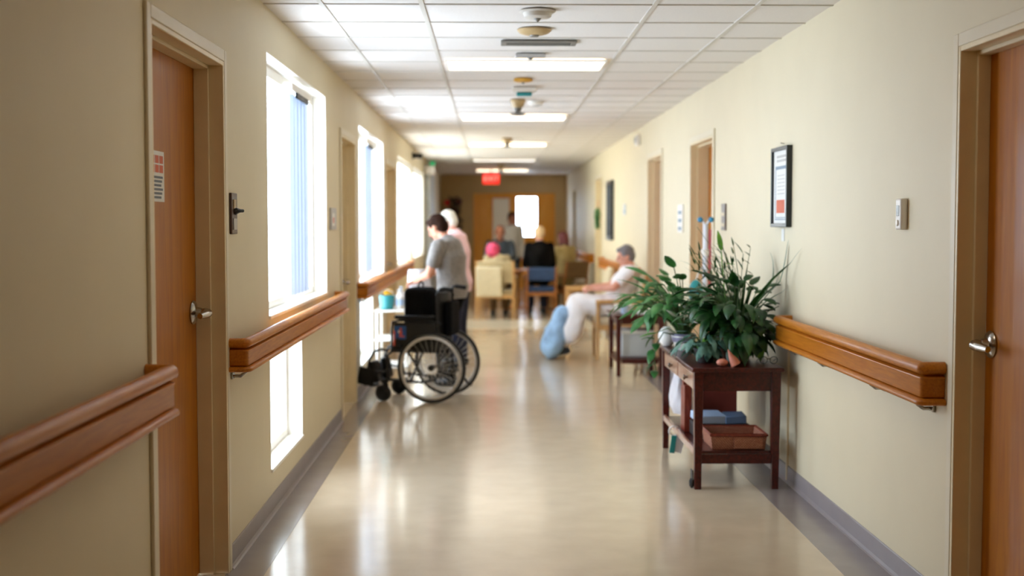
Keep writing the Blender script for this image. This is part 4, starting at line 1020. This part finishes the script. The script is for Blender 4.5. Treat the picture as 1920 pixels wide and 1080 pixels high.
# flowers by the end wall
t = thing('flower_stand', 'dark leafy plant with red flowers on a tall stand by the end wall', 'plant', (-.82, 28.75, 0))
MB().lathe([(0, 0), (.16, 0), (.15, .03), (.04, .06), (.035, .9), (.14, .93), (.15, .96), (0, .96)]).build('stand', 'mahog', t)
MB().lathe([(0, .961), (.11, .961), (.15, 1.2), (.13, 1.2), (0, 1.17)]).build('pot', 'darkbox', t)
lf = MB(); 
for i in range(260):
    az = R.uniform(0, 2 * PI); el = rad(R.uniform(0, 88)); rr = R.uniform(.03, .17)
    p = (rr * math.cos(az) * math.cos(el) * .85, rr * math.sin(az) * math.cos(el) * .85, 1.22 + .95 * R.random() ** .8 * (1 - .3 * rr))
    leaf(lf, p, az, rad(R.uniform(-20, 60)), .12, .09, rad(40), .2, 4)
lf.build('foliage', 'plantdk', t, ang=80)
MB().tube([(0, 0, 1.15), (.0, 0, 1.6), (.02, 0, 2.0)], .012, 6).build('stems', 'stem', t)
for (x, z, mm, r) in ((-.17, 2.02, 'redfl', .10), (.10, 2.04, 'maroonfl', .11), (.0, 1.85, 'maroonfl', .06)):
    fl = MB()
    for k in range(14):
        a = R.uniform(0, 2 * PI); e = R.uniform(-1.2, 1.2); leaf(fl, (x, -.3, z), a, e, r, r * .8, rad(50), .3, 4)
    fl.ell((x, -.3, z), (r * .55,) * 3)
    fl.tube([(x, -.3, z), (x * .5, -.1, z - .2), (0, 0, 1.5)], .005, 5)
    fl.build('flower', mm, t, ang=80)

# ------------------------------------------------------------------ people
def frame_of(d, up=Vector((0, 0, 1))):
    d = Vector(d).normalized(); a = up - d * up.dot(d)
    if a.length < 1e-4: a = Vector((0, 1, 0)) - d * d.y
    a.normalize(); return d, a, d.cross(a)
def torso(mb, J, e=0, k=1.0, lo=0, hi=4):
    sp = [J['pelvis'], J['waist'], J['chest'], J['shoulder'], J['neck']]
    rx = [.168, .142, .165, .165, .062]; ry = [.125, .108, .128, .095, .062]
    lat0 = (Vector(J['hip_r']) - Vector(J['hip_l'])).normalized(); lat1 = (Vector(J['sh_r']) - Vector(J['sh_l'])).normalized()
    rings = []
    pts = [Vector(p) for p in sp]
    n = 20
    for i in range(lo, hi + 1):
        t = (pts[min(i + 1, 4)] - pts[max(i - 1, 0)]).normalized(); lat = lat0.lerp(lat1, i / 4).normalized()
        lat = (lat - t * lat.dot(t)).normalized(); fw = t.cross(lat)
        c = pts[i]; 
        rings.append([c + lat * math.cos(q) * (rx[i] * k + e) + fw * math.sin(q) * (ry[i] * k + e) for q in [2 * PI * j / n for j in range(n)]])
    # intermediate rings
    out = []
    for a, b in zip(rings, rings[1:]):
        out.append(a); out.append([p.lerp(q, .5) for p, q in zip(a, b)])
    out.append(rings[-1])
    if lo == 0:
        t = (pts[1] - pts[0]).normalized(); out.insert(0, [pts[0] + (p - pts[0]) * .75 - t * (.09 + e) for p in rings[0]])
    mb.loft(out)
def hand(mb, wr, d, palm_n, s=1, k=1.0):
    """wrist point, direction, palm normal; s = side of the thumb; five unequal bent fingers"""
    wr = Vector(wr); d = Vector(d).normalized(); n = Vector(palm_n); n = (n - d * n.dot(d)).normalized(); sd = d.cross(n) * s
    rot = Matrix((sd, n, d)).transposed()
    mb.ell(wr + d * .045 * k, (.04 * k, .016 * k, .052 * k), rot, 12, 8)
    mb.capsule(wr - d * .02, wr + d * .02, .026 * k, .026 * k)
    for i, (o, L) in enumerate(((.029, .068), (.0095, .078), (-.010, .072), (-.029, .056))):
        p0 = wr + d * .085 * k + sd * o * k; d1 = (d * .9 + n * .35).normalized(); d2 = (d * .55 + n * .85).normalized(); d3 = (d * .1 + n).normalized()
        p1 = p0 + d1 * L * .45 * k; p2 = p1 + d2 * L * .32 * k; p3 = p2 + d3 * L * .23 * k
        mb.capsule(p0 - d * .03 * k, p1, .0088 * k, .0085 * k, 8); mb.capsule(p1, p2, .0085 * k, .008 * k, 8); mb.capsule(p2, p3, .008 * k, .0068 * k, 8)
    p0 = wr + d * .025 * k + sd * .03 * k; p1 = p0 + (sd * .8 + d * .7 + n * .25).normalized() * .04 * k; p2 = p1 + (d * .9 + n * .4 + sd * .1).normalized() * .03 * k
    mb.capsule(p0, p1, .012 * k, .0105 * k, 8); mb.capsule(p1, p2, .0105 * k, .008 * k, 8)
def head_frame(J):
    f = Vector(J['look']).normalized(); u = Vector((0, 0, 1)) - f * f.z; u.normalize(); r = f.cross(u)
    return Matrix((r, f, u)).transposed(), f, u, r
def head(mb, J):
    q, f, u, r = head_frame(J); c = Vector(J['head'])
    P = lambda x, y, z: c + r * x + f * y + u * z
    mb.ell(P(0, -.008, .02), (.076, .096, .098), q, 20, 14)             # skull
    mb.ell(P(0, .022, -.045), (.058, .068, .075), q, 18, 12)            # face and jaw
    mb.ell(P(0, .066, -.092), (.026, .022, .02), q)                     # chin
    mb.capsule(P(0, .09, .012), P(0, .108, -.028), .009, .015, 8)       # nose
    for s in (-1, 1):
        mb.ell(P(s * .032, .074, .026), (.026, .016, .009), q)          # brow
        mb.ell(P(s * .042, .066, -.02), (.02, .02, .018), q)            # cheek
        mb.ell(P(s * .078, -.008, -.012), (.010, .02, .032), q)         # ear
    mb.ell(P(0, .084, -.062), (.024, .010, .009), q)                    # lips
    mb.capsule(Vector(J['neck']) - u * .01, P(0, -.02, -.06), .054, .05)
def limb(mb, pts, rs, e=0):
    for (a, b), (r0, r1) in zip(zip(pts, pts[1:]), zip(rs, rs[1:])): mb.capsule(a, b, r0 + e, r1 + e)
ARM = (.054, .042, .029); LEG = (.088, .058, .04)
def shoe(mb, an, toe, e=0):
    an, toe = Vector(an), Vector(toe); d = (toe - an); d.z = 0; d.normalize()
    mb.capsule(an + Vector((0, 0, -.035)) - d * .035, toe, .036 + e, .032 + e); mb.capsule(an, an + Vector((0, 0, -.03)), .04 + e, .038 + e)
def person(label, loc, rz, J, skin, hair, top, bottom, shoes='black', sleeve='short', hairkind='short', hat=None, sc=1.0):
    t = thing('person', label, 'person', loc, rz); t.scale = (sc, sc, sc)
    J = {k: Vector(v) for k, v in J.items()}
    b = MB(); torso(b, J); head(b, J)
    for s in 'lr':
        limb(b, [J['sh_' + s], J['el_' + s], J['wr_' + s]], ARM)
        d = J['wr_' + s] - J['el_' + s]
        pn = J.get('palm_' + s, Vector((0, 0, -1)) if abs(d.normalized().z) < .8 else Vector((0, 1, 0)))
        hand(b, J['wr_' + s], d, pn, 1 if s == 'l' else -1)
        limb(b, [J['hip_' + s], J['kn_' + s], J['an_' + s]], LEG); shoe(b, J['an_' + s], J['toe_' + s], -.008)
    body = b.build('body', skin, t); bake(body, [vox(.0075, 3, .4)])
    q, f, u, r = head_frame(J); c = J['head']; P = lambda x, y, z: c + r * x + f * y + u * z
    ey = MB()
    for s in (-1, 1): ey.ell(P(s * .031, .083, .006), (.011, .008, .007), q, 10, 6)
    ey.build('eyes', 'eye', t)
    m = MB(); m.ell(P(0, .0905, -.063), (.022, .006, .007), q, 12, 6); m.build('mouth', 'lip', t)
    h = MB()
    if hat:
        h.ell(P(0, -.025, .04), (.125, .125, .115), q, 18, 12); h.ell(P(0, -.05, -.03), (.115, .095, .08), q, 18, 10)
        o = h.build('knit_hat', hat, t); bake(o, [vox(.01, 3), noisy(.008, .03)])
    if hair and (not hat or hairkind == 'long'):
        h = MB()
        h.ell(P(0, -.022, .042), (.083, .093, .090), q, 18, 12); h.ell(P(0, -.05, .0), (.078, .066, .085), q, 18, 12)
        for s in (-1, 1): h.ell(P(s * .066, .0, .04), (.022, .05, .05), q)
        h.ell(P(0, .055, .085), (.055, .035, .03), q)
        if hairkind == 'long':
            h.capsule(P(0, -.06, -.02), P(0, -.06, -.16), .07, .06)
            for s in (-1, 1): h.capsule(P(s * .07, -.02, .0), P(s * .075, -.01, -.14), .03, .028)
        o = h.build('hair', hair, t); bake(o, [vox(.010, 3), noisy(.014, .025)])
    sh = MB(); torso(sh, J, .018)
    # trailing hem
    for s in 'lr':
        a = J['sh_' + s]; el = J['el_' + s]; wr = J['wr_' + s]
        if sleeve == 'short': sh.capsule(a, a.lerp(el, .62), .072, .066)
        else: limb(sh, [a, el, el.lerp(wr, .9)], (.07, .06, .046))
    o = sh.build('shirt', top, t); bake(o, [vox(.011, 5), noisy(.012, .09)])
    tr = MB(); pts = J
    torso(tr, J, .012, 1.0, 0, 1)
    for s in 'lr': limb(tr, [J['hip_' + s], J['kn_' + s], J['kn_' + s].lerp(J['an_' + s], .88)], (.10, .074, .064), 0)
    o = tr.build('trousers', bottom, t); bake(o, [vox(.011, 5), noisy(.012, .1)])
    for s in 'lr':
        m = MB(); shoe(m, J['an_' + s], J['toe_' + s], .006); o = m.build('shoe', shoes, t); bake(o, [vox(.009, 3)])
    return t
def stand(**k):
    J = dict(pelvis=(0, 0, .93), waist=(0, .0, 1.07), chest=(0, .0, 1.24), shoulder=(0, -.01, 1.39), neck=(0, 0, 1.46), head=(0, .03, 1.585), look=(0, 1, 0),
             sh_l=(-.17, 0, 1.385), sh_r=(.17, 0, 1.385), el_l=(-.23, -.02, 1.10), el_r=(.23, -.02, 1.10), wr_l=(-.22, .08, .87), wr_r=(.22, .08, .87),
             hip_l=(-.09, 0, .90), hip_r=(.09, 0, .90), kn_l=(-.10, .03, .49), kn_r=(.10, .03, .49), an_l=(-.10, 0, .085), an_r=(.10, 0, .085), toe_l=(-.12, .15, .034), toe_r=(.12, .15, .034))
    J.update(k); return J
def sit(**k):
    J = dict(pelvis=(0, 0, .57), waist=(0, -.02, .70), chest=(0, -.02, .87), shoulder=(0, .0, 1.01), neck=(0, .02, 1.07), head=(0, .06, 1.19), look=(0, 1, -.15),
             sh_l=(-.17, 0, 1.0), sh_r=(.17, 0, 1.0), el_l=(-.22, .08, .77), el_r=(.22, .08, .77), wr_l=(-.12, .29, .75), wr_r=(.12, .29, .75),
             hip_l=(-.09, .02, .56), hip_r=(.09, .02, .56), kn_l=(-.11, .42, .55), kn_r=(.11, .42, .55), an_l=(-.11, .42, .085), an_r=(.11, .42, .085), toe_l=(-.12, .57, .034), toe_r=(.12, .57, .034))
    J.update(k)
    for q in list(J):
        if q != 'look' and not q.startswith(('an_', 'toe_')): J[q] = (J[q][0], J[q][1] + .05, J[q][2] + .04)
    return J
def shift(J, keys, d):
    for k in keys: J[k] = tuple(a + b for a, b in zip(J[k], d))
    return J
# 1 grey tee
person('person in grey tee and black trousers bending forward behind the wheelchair', (-.36, 11.95, 0), rad(58),
       stand(waist=(0, .02, 1.06), chest=(0, .03, 1.21), shoulder=(0, .06, 1.345), neck=(0, .105, 1.405), head=(0, .175, 1.505), look=(0, 1, -.55),
             sh_l=(-.17, .05, 1.335), sh_r=(.17, .09, 1.335), el_l=(-.25, .10, 1.07), el_r=(.22, .20, 1.10), wr_l=(-.17, .31, 1.00), wr_r=(.08, .40, 1.05), palm_l=(0, 0, -1), palm_r=(0, 0, -1),
             kn_l=(-.11, .10, .50), an_l=(-.11, -.06, .085), toe_l=(-.12, .09, .034), kn_r=(.10, .2, .51), an_r=(.10, .18, .085), toe_r=(.11, .33, .034)),
       'skinA', 'hairbr', 'tee', 'blkcloth', sc=1.0)
# towel she holds
tw = MB(); rings = []
for i in range(12):
    k = i / 11; z = 1.10 - .22 * k
    rings.append([( (.09 + .04 * k) * math.cos(a) * (1 + .18 * math.sin(3 * a + 2 * k)), (.035 + .02 * k) * math.sin(a) * (1 + .2 * math.cos(4 * a)), z) for a in [2 * PI * j / 20 for j in range(20)]])
tw.loft(rings)
o = tag(tw.build('white_towel', 'whitecl'), 'white cloth held in the hands of the grey tee person', 'cloth'); o.location = (-.70, 12.10, 0); o.rotation_euler = (0, 0, .5)
# 2 pink shirt
person('white-haired person in a pale pink shirt standing behind the grey tee person', (-.33, 13.5, 0), rad(75),
       stand(waist=(0, .02, 1.08), chest=(0, .03, 1.27), shoulder=(0, .05, 1.43), neck=(0, .09, 1.49), head=(0, .14, 1.60), look=(0, 1, -.45),
             sh_l=(-.18, .04, 1.42), sh_r=(.18, .04, 1.42), el_l=(-.24, .08, 1.13), el_r=(.24, .08, 1.13), wr_l=(-.15, .28, 1.08), wr_r=(.15, .28, 1.08)),
       'skinB', 'hairwh', 'pinksh', 'navy', sc=.975)
# 3 reclining
J = sit(pelvis=(0, .02, .58), waist=(0, -.06, .69), chest=(0, -.14, .83), shoulder=(0, -.19, .97), neck=(0, -.19, 1.03), head=(0, -.14, 1.13), look=(0, 1, -.25),
        sh_l=(-.17, -.19, .96), sh_r=(.17, -.19, .96), el_l=(-.23, .02, .78), el_r=(.23, .02, .78), wr_l=(-.12, .22, .76), wr_r=(.12, .22, .78),
        hip_l=(-.09, .05, .56), hip_r=(.09, .05, .56), kn_l=(-.11, .45, .58), kn_r=(.11, .45, .58), an_l=(-.10, .62, .13), an_r=(.10, .62, .13), toe_l=(-.11, .76, .06), toe_r=(.11, .76, .06))
person('grey-haired person in white reclining in an armchair against the wall', (1.455, 14.33, 0), PI / 2, J, 'skinB', 'hairgr', 'whitecl', 'greycl', 'dkslate', sleeve='short')
bl = MB(); bl.capsule((-.11, .10, .60), (-.12, .46, .63), .125, .115); bl.capsule((.11, .10, .60), (.12, .46, .63), .125, .115); bl.capsule((-.13, .46, .60), (-.13, .55, .30), .12, .13); bl.capsule((.13, .46, .60), (.13, .55, .30), .12, .13); bl.capsule((0, .1, .60), (0, .46, .62), .12, .12); bl.capsule((0, .48, .58), (0, .55, .30), .12, .13)
o = bl.build('lap_blanket', 'whitecl'); bake(o, [vox(.016, 8), noisy(.05, .16)]); tag(o, 'white blanket over the lap of the reclining person', 'blanket'); o.location = (1.455, 14.33, 0); o.rotation_euler = (0, 0, PI / 2)
bl = MB()
for x in (-.14, 0, .14): bl.capsule((x, .63, .52), (x * 1.15, .76, .14), .085, .13)
o = bl.build('floor_blanket', 'bluecl'); bake(o, [vox(.016, 8), noisy(.05, .14)]); tag(o, 'pale blue blanket hanging over the shins to the floor', 'blanket'); o.location = (1.455, 14.33, 0); o.rotation_euler = (0, 0, PI / 2)
# 4 pink hat
person('person in a bright pink knit hat seated with back to the viewer', (.10, 20.62, 0), rad(-6), sit(head=(-.07, .02, 1.12), neck=(-.03, .0, 1.03), look=(0, 1, -.2)), 'skinB', 'hairwh', 'beige', 'brownup', hat='pinkhat', sc=.93)
# 5 facing viewer
person('person in a dark slate top facing the viewer across the table', (.17, 22.95, 0), PI, sit(), 'skinC', None, 'dkslate', 'navy', sleeve='long', sc=1.12)
# 6 standing man
person('dark-haired person in a white coat standing at the far end', (.40, 24.6, 0), rad(200), shift(stand(), ['pelvis', 'waist', 'chest', 'shoulder', 'neck', 'head', 'sh_l', 'sh_r', 'el_l', 'el_r', 'wr_l', 'wr_r'], (0, 0, .0)) | dict(head=(0, .06, 1.64), neck=(0, 0, 1.52), shoulder=(0, -.01, 1.45), sh_l=(-.18, 0, 1.44), sh_r=(.18, 0, 1.44), chest=(0, 0, 1.29)), 'skinC', 'hairbr', 'greycl', 'dkslate', sleeve='long')
# 7 black top
person('pale blond person in a black top seated with back to the viewer', (.82, 20.85, 0), rad(4), shift(sit(), ['neck', 'head', 'shoulder', 'sh_l', 'sh_r', 'chest'], (0, 0, .07)), 'skinB', 'hairbl', 'blkcloth', 'navy', sleeve='long', sc=1.05)
# 8 dark red hair
person('person with dark red hair and olive top at the right of the group', (1.31, 21.5, 0), rad(35), shift(sit(), ['neck', 'head', 'shoulder', 'sh_l', 'sh_r', 'chest'], (0, 0, .05)), 'skinB', 'hairrd', 'olive', 'brownup', sleeve='long', hairkind='long')

# ------------------------------------------------------------------ light, world, camera
w = bpy.data.worlds.new('daylight'); S.world = w; w.use_nodes = True
bg = w.node_tree.nodes['Background']; bg.inputs['Color'].default_value = (.76, .91, 1.09, 1); bg.inputs['Strength'].default_value = 12.8
cam = bpy.data.cameras.new('camera'); co = bpy.data.objects.new('camera', cam); C.objects.link(co); S.camera = co
f = 2350.0
cam.sensor_width = 36; cam.lens = f * 36 / 1920; cam.clip_start = .05; cam.clip_end = 200
co.location = (0, 0, 1.55)
co.rotation_euler = (PI / 2 - math.atan(122 / math.hypot(f, 40)), 0, -math.atan(40 / f))
cam.dof.use_dof = True; cam.dof.focus_distance = 5.5; cam.dof.aperture_fstop = 1.6; cam.dof.aperture_blades = 0
S.view_settings.view_transform = 'Standard'; S.view_settings.look = 'None'; S.view_settings.gamma = 1; S.view_settings.use_curve_mapping = False
S.view_settings.exposure = 0.0
S.cycles.use_denoising = True
S.cycles.max_bounces = 12; S.cycles.diffuse_bounces = 6; S.cycles.glossy_bounces = 4; S.cycles.transparent_max_bounces = 16
S.cycles.sample_clamp_indirect = 8
S.cycles.caustics_reflective = False; S.cycles.caustics_refractive = False
